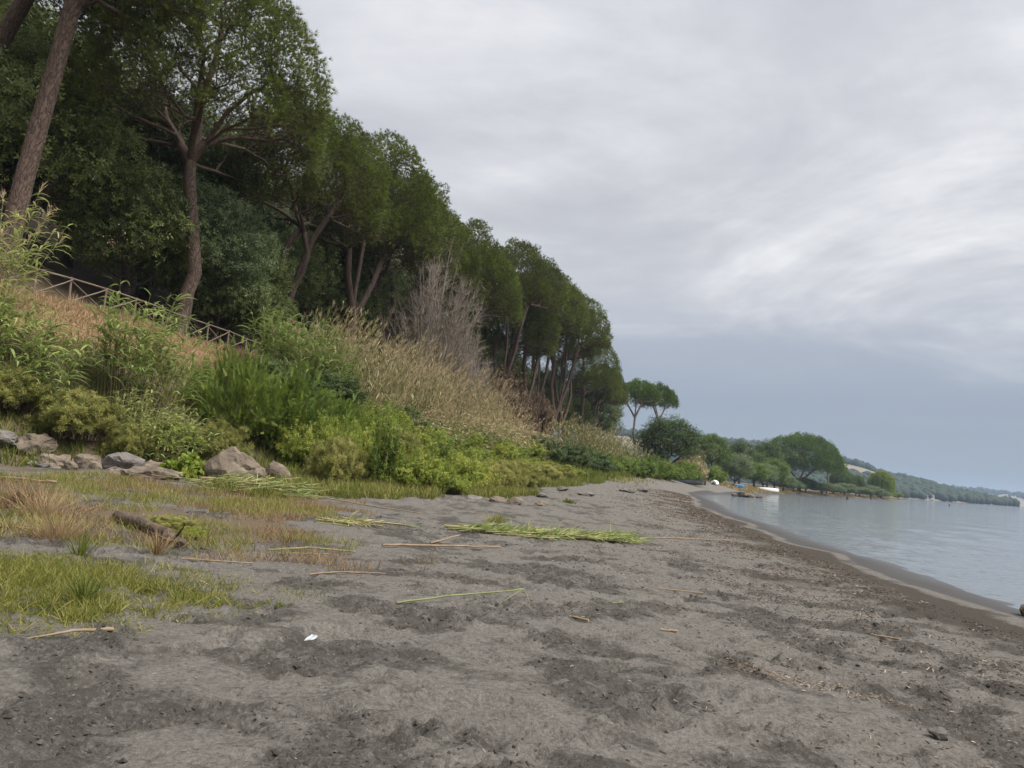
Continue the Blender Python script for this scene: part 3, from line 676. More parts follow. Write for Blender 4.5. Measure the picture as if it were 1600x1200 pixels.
# ---- broadleaf trees
def oak_proto(seed, rx, rz, lobes, tips_per, sprigs, lobe_r, leaf, tmpl, r0, key, z0=.25, trunk_h=.35, spread=.36, bark='oakbark', up=.3, shape=.75):
    rng = np.random.default_rng(seed); tips = []; nr = []
    for i in range(lobes):
        u = (i+.5)/lobes; cz = 1-1.75*u; a = i*2.39996+rng.uniform(-.3, .3); rr = math.sqrt(max(.05, 1-cz*cz))
        k = rng.uniform(.62, .9)
        c = np.array([math.cos(a)*rr*rx*k, math.sin(a)*rr*rx*k, rz*(z0+(1-z0)*.5)+cz*rz*(1-z0)*.5*k*1.1])
        lr = lobe_r*rng.uniform(.7, 1.25)
        for _ in range(tips_per):
            d = unit(rng.normal(size=3)+[0, 0, up]); tips.append(c+d*lr*[1, 1, shape]*rng.uniform(.8, 1.05)); nr.append(d)
    tips = np.array(tips); nr = np.array(nr); ok = tips[:, 2] > .15; tips, nr = tips[ok], nr[ok]
    h = rz*trunk_h
    tmb = grow(rng, poly((0, 0, -.4), (.05, 0, h*.3), (.1, .05, h*.6), (.1, .1, h), (.15, .1, h*1.5)), tips, 2, r0, .012, 1.0, .5)
    n = len(tips)*sprigs; ti = np.repeat(np.arange(len(tips)), sprigs)
    off = rng.normal(0, 1, (n, 3))*np.array([spread, spread, spread*.7]); P = tips[ti]+off
    D = unit(nr[ti]*.9+off/spread*.4+rng.normal(0, .4, (n, 3))+[0, 0, .3])
    tint = np.clip(np.repeat(rng.uniform(.15, .7, len(tips)), sprigs)+rng.normal(0, .17, n), 0, 1)
    cmb = MB(); scatter(cmb, tmpl, P, frames(D, rng), rng.uniform(.7, 1.3, n)*leaf, tint)
    return tmb.mesh('trunk', M[bark]), cmb.mesh('crown', M[key])
OAK = [oak_proto(21, 4.2, 9.5, 52, 9, 16, 1.0, .34, SPRIG, .28, 'oak'),
       oak_proto(22, 3.8, 8.0, 46, 9, 16, .95, .34, SPRIG, .24, 'oak'),
       oak_proto(23, 4.6, 10.5, 56, 9, 16, 1.1, .36, SPRIG, .3, 'bluegreen')]
def oak(k, x, y, label, s=1., rz=0, sc=None, group=None, name='evergreen_oak', cat='tree', dz=0, key=None):
    t = thing(name, label, cat, (x, y, G(x, y)+dz), group, (0, 0, R(rz)), sc or (s, s, s))
    a = link('trunk', OAK[k][0], t); b = link('crown', OAK[k][1], t)
    if key:
        b.material_slots[0].link = 'OBJECT'; b.material_slots[0].material = M[key]
    return t
WD = 'evergreen trees on the slope behind the fence'
for a in [(0, -24.5, 36.5, 'dark evergreen filling the gap right of the leftmost tall trunk', 1.05, 20),
          (1, -20.9, 40.5, 'evergreen bush of a tree just left of the three limbed pine', .95, 80),
          (2, -18.6, 44.5, 'grey green leafy tree behind the trunk of the three limbed pine', .85, 130),
          (1, -17.9, 45.4, 'small dark evergreen right at the lower end of the near fence', .72, 90),
          (0, -16.6, 48.2, 'low evergreen at the foot of the slim leaning pine', .55, 20),
          (1, -19.0, 49.6, 'low evergreen between the three limbed pine and the slim leaning pine', .95, 200),
          (2, -19.8, 53.5, 'taller grey green tree behind the slim leaning pine', 1.0, 10),
          (0, -18.6, 61.0, 'dark evergreen between the slim leaning pine and the wide forked pine', .9, 260),
          (1, -15.6, 65.5, 'brighter evergreen seen through the wide forked pine', 1.0, 45),
          (0, -31.0, 40.0, 'tall dark evergreen at the left edge, high on the slope', 1.35, 300),
          (1, -27.0, 45.0, 'evergreen with yellowish tips above the fence, high up the slope', 1.35, 150),
          (2, -23.5, 47.5, 'evergreen under the left side of the three limbed crown', 1.25, 220),
          (0, -33.5, 50.0, 'evergreen on the skyline at the left edge', 1.45, 70),
          (0, -25.0, 56.0, 'evergreen high behind the three limbed pine', 1.5, 190),
          (1, -21.0, 62.0, 'evergreen high behind the slim leaning pine', 1.55, 15),
          (0, -27.5, 38.0, 'evergreen left of the leftmost tall trunk', 1.1, 110),
          (2, -16.5, 70.0, 'grey green evergreen deep behind the wide forked pine', 1.3, 170),
          (1, -13.0, 82.0, 'evergreen deep behind the bare grey tree', 1.3, 60),
          (0, -7.5, 98.0, 'dark evergreen in the gap after the dense low pine', 1.2, 100),
          (1, -2.0, 112.0, 'dark evergreen behind the twin stemmed pine', 1.2, 210),
          (0, 4.0, 128.0, 'dark evergreen deep in the far grove', 1.2, 330),
          (1, 10.0, 138.0, 'dark evergreen under the pale stemmed pine', 1.2, 120),
          (1, -9.5, 92.0, 'evergreen filling the gap low behind the bare grey trees', 1.35, 140),
          (0, -14.0, 102.0, 'evergreen high in the gap behind the bare grey trees', 1.5, 20),
          (2, -5.0, 124.0, 'evergreen deep behind the dip of the skyline', 1.4, 75),
          (0, -14.3, 76.0, 'dark evergreen glimpsed above the middle of the reed bed', 1.25, 240),
          (1, -17.5, 90.0, 'evergreen far back above the middle of the reed bed', 1.6, 310),
          (0, 16.5, 149.0, 'dark evergreen closing the far end of the row', 1.25, 20)]:
    oak(*a, group=WD)

# ------------------------------------------------------------------ wooden fence along the path on top of the bank
def cylinder_mesh(name, r1, r2, mt, k=7, seed=0):
    rng = np.random.default_rng(seed); mb = MB()
    zs = np.linspace(0, 1, 5); P = np.stack([rng.normal(0, .004, 5), rng.normal(0, .004, 5), zs], -1)
    tube(mb, P, np.linspace(r1, r2, 5)*rng.uniform(.93, 1.07, 5), k, .5, 0)
    return mb.mesh(name, mt)
POST = cylinder_mesh('post', .052, .046, M['fencewood'], 8, 1)
RAIL = cylinder_mesh('rail', .040, .036, M['fencewood'], 7, 2)
BRACE = cylinder_mesh('brace', .032, .029, M['fencewood'], 6, 3)
def stick(name, me, a, b, parent=None):
    a = Vector(a); b = Vector(b); d = b-a
    o = link(name, me, parent, a, d.to_track_quat('Z', 'Y').to_euler(), (1, 1, d.length))
    return o
def fence(label, y0, y1, step):
    r = np.random.default_rng(int(y0)); ys = [y0]
    while ys[-1] < y1: ys.append(ys[-1]+step*r.uniform(.95, 1.05))
    base = [Vector((prof(FENCE, y), y, G(prof(FENCE, y), y))) for y in ys]
    root = thing('wooden_fence', label, 'fence', base[0]); o0 = base[0]
    base = [b-o0 for b in base]
    for i, b in enumerate(base):
        tp = b+Vector((r.normal(0, .02), r.normal(0, .02), 1.06+r.normal(0, .02)))
        stick('post', POST, b-Vector((0, 0, .3)), tp, root)
        if i+1 < len(base):
            c = base[i+1]; off = Vector((.05, -.02, 0))
            stick('top_rail', RAIL, b+Vector((0, -.06, 1.04)), c+Vector((0, .06, 1.04+r.normal(0, .015))), root)
            stick('brace', BRACE, b+off+Vector((0, 0, .10)), c+off+Vector((0, 0, .98)), root)
            stick('brace', BRACE, b-off+Vector((0, 0, .98)), c-off+Vector((0, 0, .10)), root)
    return root
fence('rustic pole fence with crossed braces on top of the orange grass bank', 26.2, 50.5, 1.75)
fence('distant piece of pole fence at the foot of the far pines', 97.0, 112.0, 2.0)

# ------------------------------------------------------------------ canes and reeds
def canes(mb, P, H, lean, rng, leaves=13, leaf=.62, lw=.030, dry=0., green_top=True, plume=0., stem_tint=.4, k=3, arch=ARCH, lt=(.1, .8), from_=.25, rs=.011):
    """tall grass stems standing at P (n,3) with height H and lean (n,2); leaves along them"""
    n = len(P); m = 5; t = np.linspace(0, 1, m)[None, :, None]
    ln = np.concatenate([lean, np.zeros((n, 1))], 1)
    S = P[:, None, :]+np.array([0, 0, 1.])*H[:, None, None]*(t-.08*t*t*np.linalg.norm(lean, axis=1)[:, None, None])+ln[:, None, :]*H[:, None, None]*(.35*t+.65*t*t)
    st = np.clip(stem_tint+rng.normal(0, .15, n), 0, 1)
    tubes(mb, S, np.broadcast_to(np.linspace(rs, rs*.4, m)[None], (n, m))*rng.uniform(.8, 1.2, (n, 1)), k, st, 1)
    q = leaves*n; si = np.repeat(np.arange(n), leaves); tt = rng.uniform(from_, 1., q)
    f = tt*(m-1); i0 = np.minimum(f.astype(int), m-2); fr = (f-i0)[:, None]
    LP = S[si, i0]*(1-fr)+S[si, i0+1]*fr
    wind = rng.uniform(size=q) < .5
    az = np.where(wind, np.arctan2(lean[si, 1]+1e-6, lean[si, 0]+1e-6)+rng.normal(0, .7, q), rng.uniform(0, 6.28, q))
    B = upright(q, rng, .22, az); Ls = leaf*rng.uniform(.55, 1.2, q)*(1.1-.45*tt)
    tint = np.clip(np.where(rng.uniform(size=q) < dry, rng.uniform(.75, 1, q), rng.uniform(lt[0], lt[1], q))-(0 if green_top else 0), 0, 1)
    scatter(mb, arch, LP, B, np.stack([lw*rng.uniform(.6, 1.2, q), Ls, Ls], -1), tint, 0)
    if plume > 0:
        has = rng.uniform(size=n) < plume; idx = np.where(has)[0]; kk = 12; si = np.repeat(idx, kk); q = len(si)
        u = rng.uniform(.80, 1.05, q)[:, None]; LP = S[si, -2]*(1-u)*4/1.0*0 + S[si, -1]+(S[si, -1]-S[si, -2])*(u-1.)*1.2
        D = unit((S[si, -1]-S[si, -2])*1.6/np.maximum(H[si, None], 1)*4+rng.normal(0, .28, (q, 3)))
        B = frames(D, rng); Ls = rng.uniform(.2, .48, q)
        scatter(mb, BLADE, LP, B, np.stack([.009*np.ones(q), Ls, Ls], -1), rng.uniform(.4, 1, q), 2)
CM = [M['cane'], M['stem'], M['reed']]
def cane_clump(name, label, x, y, rx, ry, n, h, seed, lean=(.12, 0), cat='cane clump', **kw):
    rng = np.random.default_rng(seed); a = rng.uniform(0, 6.28, n); q = np.sqrt(rng.uniform(0, 1, n))
    px_ = np.cos(a)*q*rx; py_ = np.sin(a)*q*ry; z0 = G(x, y)
    P = np.stack([px_, py_, ground(x+px_, y+py_)-z0-.05], -1)
    H = h*rng.uniform(.62, 1.05, n)*(1-.25*q)
    L = np.stack([lean[0]+rng.normal(0, .10, n)+.22*np.cos(a)*q, lean[1]+rng.normal(0, .10, n)+.22*np.sin(a)*q], -1)
    mb = MB(); canes(mb, P, H, L, rng, **kw)
    root = thing(name, label, cat, (x, y, z0)); mb.build('foliage', CM, root)
    return root
cane_clump('giant_cane', 'tall green cane clump with drooping leaves and dry stalks at its foot', -12.2, 25.0, 1.15, .9, 70, 4.7, 201, (.10, 0), leaves=13, leaf=1.05, lw=.034, from_=.36, lt=(.2, .9))
cane_clump('giant_cane', 'shorter green canes at the left edge above the pale weeds', -14.8, 23.0, 1.3, .8, 70, 2.9, 202, (.08, -.05), leaves=12, leaf=.95, lw=.032, from_=.25, lt=(.2, .9))
cane_clump('giant_cane', 'yellowed canes with pale bare stalks cut by the left edge, highest of the canes', -17.2, 25.2, .7, .7, 34, 5.0, 203, (.06, 0), leaves=12, leaf=.95, lw=.032, dry=.4, from_=.3, plume=.4, lt=(.45, 1))
cane_clump('dry_cane', 'withered brown canes under the tall green clump', -11.0, 24.0, 1.3, .7, 130, 2.1, 204, (.22, 0), leaves=10, leaf=.5, lw=.022, dry=1., stem_tint=.85, from_=.15)
cane_clump('giant_cane', 'dense green cane stand at the left end of the big reed bed', -11.0, 40.0, 2.4, 2.2, 170, 4.2, 205, (.07, 0), leaves=14, leaf=1.1, lw=.038, from_=.22, plume=.15, lt=(.1, .75))
def reed_bed(label, y0, y1, t0, t1, n, h, seed, lean, cat='reeds', **kw):
    rng = np.random.default_rng(seed); yy = rng.uniform(y0, y1, n); tt = rng.uniform(t0, t1, n)
    xx = prof(FOOT, yy)+(prof(FENCE, yy)-prof(FOOT, yy))*tt; keep = (fbm(xx/2.2, yy/2.2, 2, seed) > .33) & ~((yy < 47) & (tt > .66))
    xx, yy = xx[keep], yy[keep]; n = len(xx); z = ground(xx, yy)
    x0, y0_ = xx.mean(), yy.mean(); o = np.array([x0, y0_, G(x0, y0_)])
    P = np.stack([xx, yy, z-.05], -1)-o
    H = h*rng.uniform(.55, 1.08, n)*(.7+.6*fbm(xx/3, yy/3, 2, seed+9))
    L = np.stack([lean[0]+rng.normal(0, .13, n), lean[1]+rng.normal(0, .10, n)], -1)
    mb = MB(); canes(mb, P, H, L, rng, **kw)
    ob = mb.build('reed_bed', [M['reed'], M['stem'], M['reed']], None, o)
    return tag(ob, label, cat, kind='stuff')
reed_bed('olive green left end of the big reed bed', 37.5, 48, .36, .97, 620, 4.0, 305, (.22, -.05), leaves=11, leaf=.75, lw=.026, dry=.15, plume=.85, stem_tint=.6, from_=.2, arch=ARCH_STIFF, lt=(.0, .45))
reed_bed('big bed of dry tan reeds leaning right below the pines', 45, 64, .40, .97, 1200, 4.2, 301, (.28, -.05), leaves=9, leaf=.6, lw=.020, dry=.35, plume=.85, stem_tint=.8, from_=.25, arch=ARCH_STIFF, lt=(.1, .75))
reed_bed('tail of the dry reed bed running towards the far pines', 62, 76, .40, .90, 420, 2.8, 302, (.34, -.05), leaves=11, leaf=.55, lw=.026, dry=.4, plume=.7, stem_tint=.85, from_=.2, arch=ARCH_STIFF, lt=(.15, .8))
reed_bed('low green and tan reeds leaning over the lower bank under the big bed', 38, 70, .18, .45, 900, 2.1, 303, (.34, -.1), leaves=11, leaf=.65, lw=.03, dry=.3, plume=.1, stem_tint=.5, from_=.1, arch=ARCH, lt=(.0, .6))
reed_bed('second reed bed, olive and tan, at the end of the pine row', 91, 128, .12, .66, 900, 3.9, 304, (.26, -.05), leaves=13, leaf=.8, lw=.045, dry=.10, plume=.35, stem_tint=.4, from_=.15, arch=ARCH_STIFF, lt=(.0, .5))

# ------------------------------------------------------------------ shrubs and weeds
def shrub_proto(seed, rx, rz, shoots, per, tmpl, leaf, key, upb=.4, base=.3, from_=.3, jit=.07, bend=.3, stem='twig', rs=.008, lump=.35):
    rng = np.random.default_rng(seed)
    a = rng.uniform(0, 6.28, shoots); cz = rng.uniform(0, 1, shoots)**(1/(1+upb)); rr = np.sqrt(1-cz*cz)
    lp = 1-lump+2*lump*fbm(np.cos(a)*2+5+cz*2, np.sin(a)*2+5+cz, 2, seed)
    T = np.stack([np.cos(a)*rr*rx*lp, np.sin(a)*rr*rx*lp, (.12+.88*cz)*rz*lp*rng.uniform(.75, 1.08, shoots)], -1)
    b = rng.uniform(0, 6.28, shoots); bq = np.sqrt(rng.uniform(0, 1, shoots))*rx*base
    B0 = np.stack([np.cos(b)*bq+T[:, 0]*.25, np.sin(b)*bq+T[:, 1]*.25, -.08+0*b], -1)
    m = 5; t = np.linspace(0, 1, m)[None, :, None]
    C = B0*.6+T*.4; C[:, 2] += T[:, 2]*bend
    S = (1-t)**2*B0[:, None]+2*t*(1-t)*C[:, None]+t*t*T[:, None]
    st = MB(); tubes(st, S, np.broadcast_to(np.linspace(rs, rs*.35, m)[None], (shoots, m)), 3, rng.uniform(.2, .8, shoots))
    q = shoots*per; si = np.repeat(np.arange(shoots), per); tt = rng.uniform(from_, 1, q)
    f = tt*(m-1); i0 = np.minimum(f.astype(int), m-2); fr = (f-i0)[:, None]
    P = S[si, i0]*(1-fr)+S[si, i0+1]*fr+rng.normal(0, jit, (q, 3))*[1, 1, .7]; P[:, 2] = np.maximum(P[:, 2], .02)
    D = unit(unit(S[si, i0+1]-S[si, i0])*.7+unit(P*[1, 1, .7])*.4+rng.normal(0, .5, (q, 3))+[0, 0, .15])
    tint = np.clip(np.repeat(rng.uniform(.15, .8, shoots), per)+rng.normal(0, .15, q)+.1*(tt-.6), 0, 1)
    lf = MB(); scatter(lf, tmpl, P, frames(D, rng), rng.uniform(.65, 1.25, q)*leaf, tint)
    return st.mesh('stems', M[stem]), lf.mesh('foliage', M[key])
SH = {'feather': shrub_proto(401, 1.0, 1.0, 190, 24, FEATHER, .135, 'feather', .5, jit=.06),
      'lush': shrub_proto(402, 1.0, 1.0, 210, 30, SMALL, .085, 'lush', .7, jit=.05, base=.5),
      'pale': shrub_proto(403, 1.0, 1.0, 230, 26, NARROW, .10, 'yellowish', .9, jit=.035, base=.6),
      'dark': shrub_proto(404, 1.0, 1.0, 190, 26, SMALL, .12, 'dark', .3, jit=.06, base=.6),
      'grey': shrub_proto(405, 1.0, 1.0, 220, 30, NARROW, .12, 'bluegreen', .5, jit=.06),
      'russet': shrub_proto(406, 1.0, 1.0, 190, 22, SMALL, .12, 'brownleaf', .4, jit=.06),
      'stalk': shrub_proto(407, .55, 1.0, 26, 34, SMALL, .10, 'feather', 2.5, base=.5, from_=.12, jit=.03),
      'broad': shrub_proto(408, 1.0, 1.0, 40, 14, t_sprig(6, .42, .9, 9, 1.0), .30, 'lush', .3, base=.2, jit=.05),
      'olive': shrub_proto(409, 1.0, 1.0, 210, 28, SMALL, .11, 'feather', .5, jit=.06)}
BARE = shrub_proto(411, 4.3, 12.5, 85, 22, t_tuft(5, .55, .010), 1.2, 'deadwood', 1.6, .10, .22, .16, .22, 'deadwood', .05, .22)
for lb, x, y, rz, sc_, ln_ in (('leafless grey tree, a fan of fine twigs standing before the pines', -6.7, 60.5, 0, (1, 1, 1), 4), ('smaller leafless grey tree leaning out right of the bigger bare one', -4.0, 63.0, 140, (.8, .8, .68), 9)):
    t = thing('bare_tree', lb, 'bare tree', (x, y, G(x, y)), None, (0, R(ln_), R(rz)), sc_)
    link('trunk', BARE[0], t); link('twigs', BARE[1], t)
def shrub(kind, x, y, w, h, label, rz=0, name='shrub', cat='shrub', group=None, lean=0., dz=0, key=None):
    t = thing(name, label, cat, (x, y, G(x, y)+dz), group, (0, R(lean), R(rz)), (w, w, h))
    a = link('stems', SH[kind][0], t); b = link('foliage', SH[kind][1], t)
    if key:
        b.material_slots[0].link = 'OBJECT'; b.material_slots[0].material = M[key]
    return t
shrub('feather', -9.9, 27.9, 1.7, 2.9, 'deep green feathery bush right of the tall cane clump', 0)
shrub('feather', -8.3, 29.2, 2.0, 2.7, 'deep green feathery bush above the small upright boulder', 70)
shrub('feather', -6.7, 30.3, 1.7, 2.1, 'feathery bush at the right end of the deep green ones', 150)
shrub('lush', -6.9, 28.0, 1.5, 2.0, 'light green leafy bush behind the heap of cut reeds', 0)
shrub('lush', -5.2, 27.2, 1.3, 2.0, 'light green bush left of the tall stalky plant', 60)
shrub('pale', -5.5, 25.0, 1.0, 1.5, 'pale seeding weed bush at the end of the cut reed heap', 0)
shrub('stalk', -4.0, 25.3, 1.3, 2.55, 'tall dark green stalky plant in the middle of the bank foot', 0)
shrub('lush', -3.1, 26.0, 1.3, 1.35, 'yellow green bush right of the tall stalky plant', 120)
shrub('lush', -2.2, 26.6, 1.1, .8, 'low yellow green weeds at the corner of the bank foot', 50)
shrub('lush', -1.6, 29.3, 1.3, 1.3, 'low yellow green bush behind the low corner weeds', 200)
shrub('pale', -.9, 31.5, 1.3, 1.1, 'pale weeds thinning out towards the sand', 90)
shrub('pale', -12.9, 22.9, 1.35, 1.3, 'big pale green weed bush above the rock wall', 10)
shrub('pale', -14.6, 21.9, 1.2, 1.1, 'pale weed bush at the left edge above the rocks', 100)
shrub('dark', -10.6, 24.9, 1.2, .9, 'ivy like leafy mat above the long flat rock', 0, key='lush')
shrub('pale', -9.3, 25.2, .9, 1.5, 'straw tinted weed tuft behind the big pointed boulder', 200, key='yellowish')
shrub('dark', -11.0, 34.6, 2.0, 1.3, 'dark bramble at the foot of the green cane stand', 0)
shrub('dark', -9.3, 37.5, 2.2, 1.3, 'dark bramble under the left part of the reed bed', 120)
shrub('dark', -6.6, 41.5, 2.2, 1.2, 'dark bramble in the middle of the lower bank', 40)
shrub('olive', -4.2, 44.0, 2.0, 1.2, 'olive bush low on the bank below the reeds', 10)
shrub('lush', -4.6, 38.5, 1.9, 1.4, 'fresh green bush on the lower bank behind the stalky plant', 300)
shrub('lush', -2.0, 41.5, 1.7, 1.1, 'fresh green bush low on the bank, right of the bramble', 220)
shrub('dark', -2.6, 50.5, 2.2, 1.2, 'dark bush under the tail of the reed bed', 80)
shrub('olive', -.6, 55.0, 2.2, 1.2, 'olive bush on the bank before the path cutting', 180)
shrub('lush', 1.2, 52.0, 2.0, .9, 'yellow green mound at the sand edge before the far bushes', 30)
shrub('lush', 1.0, 62.0, 2.2, 1.4, 'light green canes and weeds below the bare path edge', 130)
shrub('dark', 2.8, 66.5, 2.2, 1.9, 'first dark green bush under the second reed bed', 0)
shrub('dark', 5.2, 71.0, 2.6, 2.0, 'second dark green bush under the second reed bed', 60)
shrub('dark', 8.0, 77.0, 2.6, 1.9, 'third dark green bush under the second reed bed', 150)
shrub('olive', 10.5, 84.0, 2.6, 2.0, 'olive bush right of the dark ones under the second reed bed', 20)
shrub('olive', 13.2, 91.0, 2.6, 2.3, 'olive bush where the second reed bed meets the sand', 100)
shrub('lush', 4.6, 60.5, 1.6, .8, 'yellow green tussock at the end of the grass strip', 80)
shrub('olive', 17.0, 101., 2.8, 2.4, 'olive bush at the right end of the second reed bed', 250)
shrub('feather', 20.8, 113., 3.2, 2.9, 'green bush left of the dark round oak', 45, key='olive' if 'olive' in M else 'feather')
shrub('olive', 24.2, 120., 3.2, 2.7, 'green bush in front of the dark round oak', 200)
shrub('olive', 28.5, 129., 3.2, 3.0, 'green bush right of the dark round oak, by the grey boat', 310)
shrub('russet', -.6, 93.5, 3.3, 6.6, 'russet withered shrub among the pine stems', 0)
shrub('russet', 3.6, 106.5, 2.6, 5.6, 'second withered shrub behind the dark straight pine', 80)
shrub('russet', -2.6, 84.0, 2.6, 3.2, 'low withered shrub at the top of the reed tail', 190)
shrub('broad', -9.2, 22.3, .55, .62, 'bright green broad leaved plant growing behind the long flat rock', 0, 'leafy_plant', 'plant')
for i, (kd, x, y, w, h, lb) in enumerate([
        ('pale', -.2, 33.5, 1.2, 1.2, 'pale seeding weeds on the grass strip, nearest the small rocks'), ('lush', -.9, 36.0, 1.3, 1.2, 'leafy weeds on the grass strip behind the pale ones'),
        ('stalk', -2.6, 33.0, 1.4, 1.9, 'second stalky plant, right behind the low corner weeds'), ('pale', .6, 38.5, 1.4, 1.0, 'pale weed patch halfway along the grass strip'),
        ('lush', -2.8, 45.5, 1.6, 1.5, 'fresh leafy bush on the middle of the lower bank'), ('pale', .5, 43.5, 1.5, 1.1, 'pale weeds below the fresh bush of the middle bank'),
        ('pale', 2.0, 47.5, 1.6, 1.0, 'pale weeds at the sand edge past the middle'), ('lush', -.6, 49.0, 1.7, 1.5, 'leafy bush above the pale weeds of the sand edge'),
        ('yell', 3.2, 54.5, 1.7, 1.1, 'straw tinted weeds near the end of the grass strip'), ('pale', -4.6, 33.0, 1.5, 1.8, 'tall pale weeds behind the tall stalky plant'),
        ('lush', -6.0, 35.5, 1.8, 1.8, 'leafy bush in front of the middle bramble'), ('pale', -11.4, 23.3, .8, 1.0, 'small pale weeds above the dark gap in the rocks')]):
    shrub('pale' if kd == 'yell' else kd, x, y, w, h, lb, i*67)
shrub('dark', -17.6, 99., 4.5, 4.0, 'dark thicket on the slope seen between the stems above the reed bed', 30)
shrub('dark', -21.3, 118., 5.5, 6.5, 'dark thicket farthest up the slope above the reed bed', 90)
# far coast
oak(0, 27.6, 133., 'dark round oak beside the two small umbrella pines', 1.0, 0, sc=(1.28, 1.28, 1.12), name='round_oak', key='dark', dz=-.6)
shrub('russet', 36.2, 151., 3.6, 5.6, 'tan feathery bush behind the boats', 0, key='reed')
shrub('olive', 33.5, 143., 2.8, 3.4, 'green bush between the oak and the tan bush', 40)
shrub('olive', 43.5, 163., 3.0, 3.6, 'light green bush right of the tan bush', 190)
oak(1, 52.0, 196., 'pine green tree rising behind the tan bush', 1.0, 0, sc=(1.2, 1.2, 1.35), name='coast_tree', key='needle_far', dz=.5)
oak(1, 60.5, 204., 'round grey green willow above the blue boat', 1.0, 100, sc=(1.15, 1.15, 1.08), name='round_willow', key='bluegreen', dz=-.6)
oak(0, 76., 252., 'dark green tree left behind the grey green willow', 1.0, 30, sc=(1.25, 1.25, 1.45), name='coast_tree', key='needle_far', dz=.3)
oak(1, 82.5, 257., 'rounded green tree in the middle of the coast thicket', 1.0, 200, sc=(1.3, 1.3, 1.4), name='coast_tree', key='needle_far')
oak(0, 92., 272., 'tall dark tree touching the left side of the broad umbrella pine', 1.0, 120, sc=(1.3, 1.3, 1.75), name='coast_tree', key='needle_far')
oak(2, 72., 224., 'yellow green bush right of the grey green willow', 1.0, 70, sc=(.95, .95, .70), name='coast_bush', cat='bush', key='olive' if 'olive' in M else 'feather')
oak(1, 77.5, 233., 'second green bush in the coast thicket', 1.0, 20, sc=(1.15, 1.15, .95), name='coast_bush', cat='bush', key='bluegreen')
oak(0, 85.5, 246., 'upright green bush right in the coast thicket, above the white boat', 1.0, 250, sc=(1.2, 1.2, 1.05), name='coast_bush', cat='bush', key='feather')
oak(1, 94., 262., 'low green bush at the foot of the upright one', 1.0, 290, sc=(1.2, 1.2, .7), name='coast_bush', cat='bush', key='bluegreen')
oak(2, 116., 299., 'very dark low bush under the broad umbrella pine', 1.0, 30, sc=(1.05, 1.05, .52), name='coast_bush', cat='bush', key='dark')
oak(1, 107., 287., 'dark low bush left of the trunk of the broad umbrella pine', 1.0, 30, sc=(1.1, 1.1, .5), name='coast_bush', cat='bush', key='bluegreen')
oak(0, 150.5, 347., 'left of two small conifers between umbrella pine and weeping willow', 1.0, 0, sc=(1.25, 1.25, 1.15), name='small_conifer', key='needle_far')
oak(1, 160., 353., 'right of two small conifers between umbrella pine and weeping willow', 1.0, 90, sc=(1.05, 1.05, 1.15), name='small_conifer', key='needle_far')
for i, (x, y, w, h, lb) in enumerate([(126, 308, 1.3, .5, 'low bush right of the very dark one'), (137, 323, 1.3, .5, 'low shore bush under the left small conifer'), (147, 335, 1.4, .55, 'low shore bush between the small conifers'),
                         (160, 349, 1.4, .55, 'low shore bush under the right small conifer'), (171, 362, 1.4, .6, 'low shore bush left of the weeping willow'), (183, 377, 1.3, .45, 'low shore bush at the foot of the weeping willow'), (208, 410, .7, .38, 'last small bush at the tip of the far point')]):
    oak(i % 2, x, y, lb, 1.0, i*53, sc=(w, w, h), name='coast_bush', cat='bush', key='bluegreen' if i < 6 else 'lush')
def weeping():
    rng = np.random.default_rng(91); n = 420; a = rng.uniform(0, 6.28, n); q = np.sqrt(rng.uniform(0, 1, n))
    R0, H = 7.0, 14.
    top = np.stack([np.cos(a)*q*R0*.92, np.sin(a)*q*R0*.92, H*(.55+.45*np.sqrt(np.maximum(0, 1-q*q)))*rng.uniform(.85, 1.02, n)], -1)
    tmb = grow(rng, poly((0, 0, -.4), (.1, 0, 1.6), (.1, 0, 3.2), (.2, 0, 4.6), (.2, 0, 6.2)), top[:170], 3, .45, .03, 1.2)
    m = 18; si = np.repeat(np.arange(n), m); u = rng.uniform(0, 1, n*m); ln = (2.5+5.5*q)*rng.uniform(.6, 1.1, n)
    P = top[si]+np.stack([np.cos(a[si])*.6*u, np.sin(a[si])*.6*u, -ln[si]*u], -1)+rng.normal(0, .18, (n*m, 3))
    D = unit(np.stack([np.cos(a[si])*.25, np.sin(a[si])*.25, -np.ones(n*m)], -1)+rng.normal(0, .3, (n*m, 3)))
    mb = MB(); scatter(mb, NARROW, P, frames(D, rng), rng.uniform(.7, 1.2, n*m)*.75, np.clip(np.repeat(rng.uniform(.2, .8, n), m)+rng.normal(0, .12, n*m), 0, 1))
    t = thing('weeping_willow', 'yellow green weeping willow near the end of the far point', 'willow tree', (188., 387., G(188., 387.)))
    tmb.build('trunk', M['oakbark'], t); mb.build('crown', M['lush'], t)
weeping()

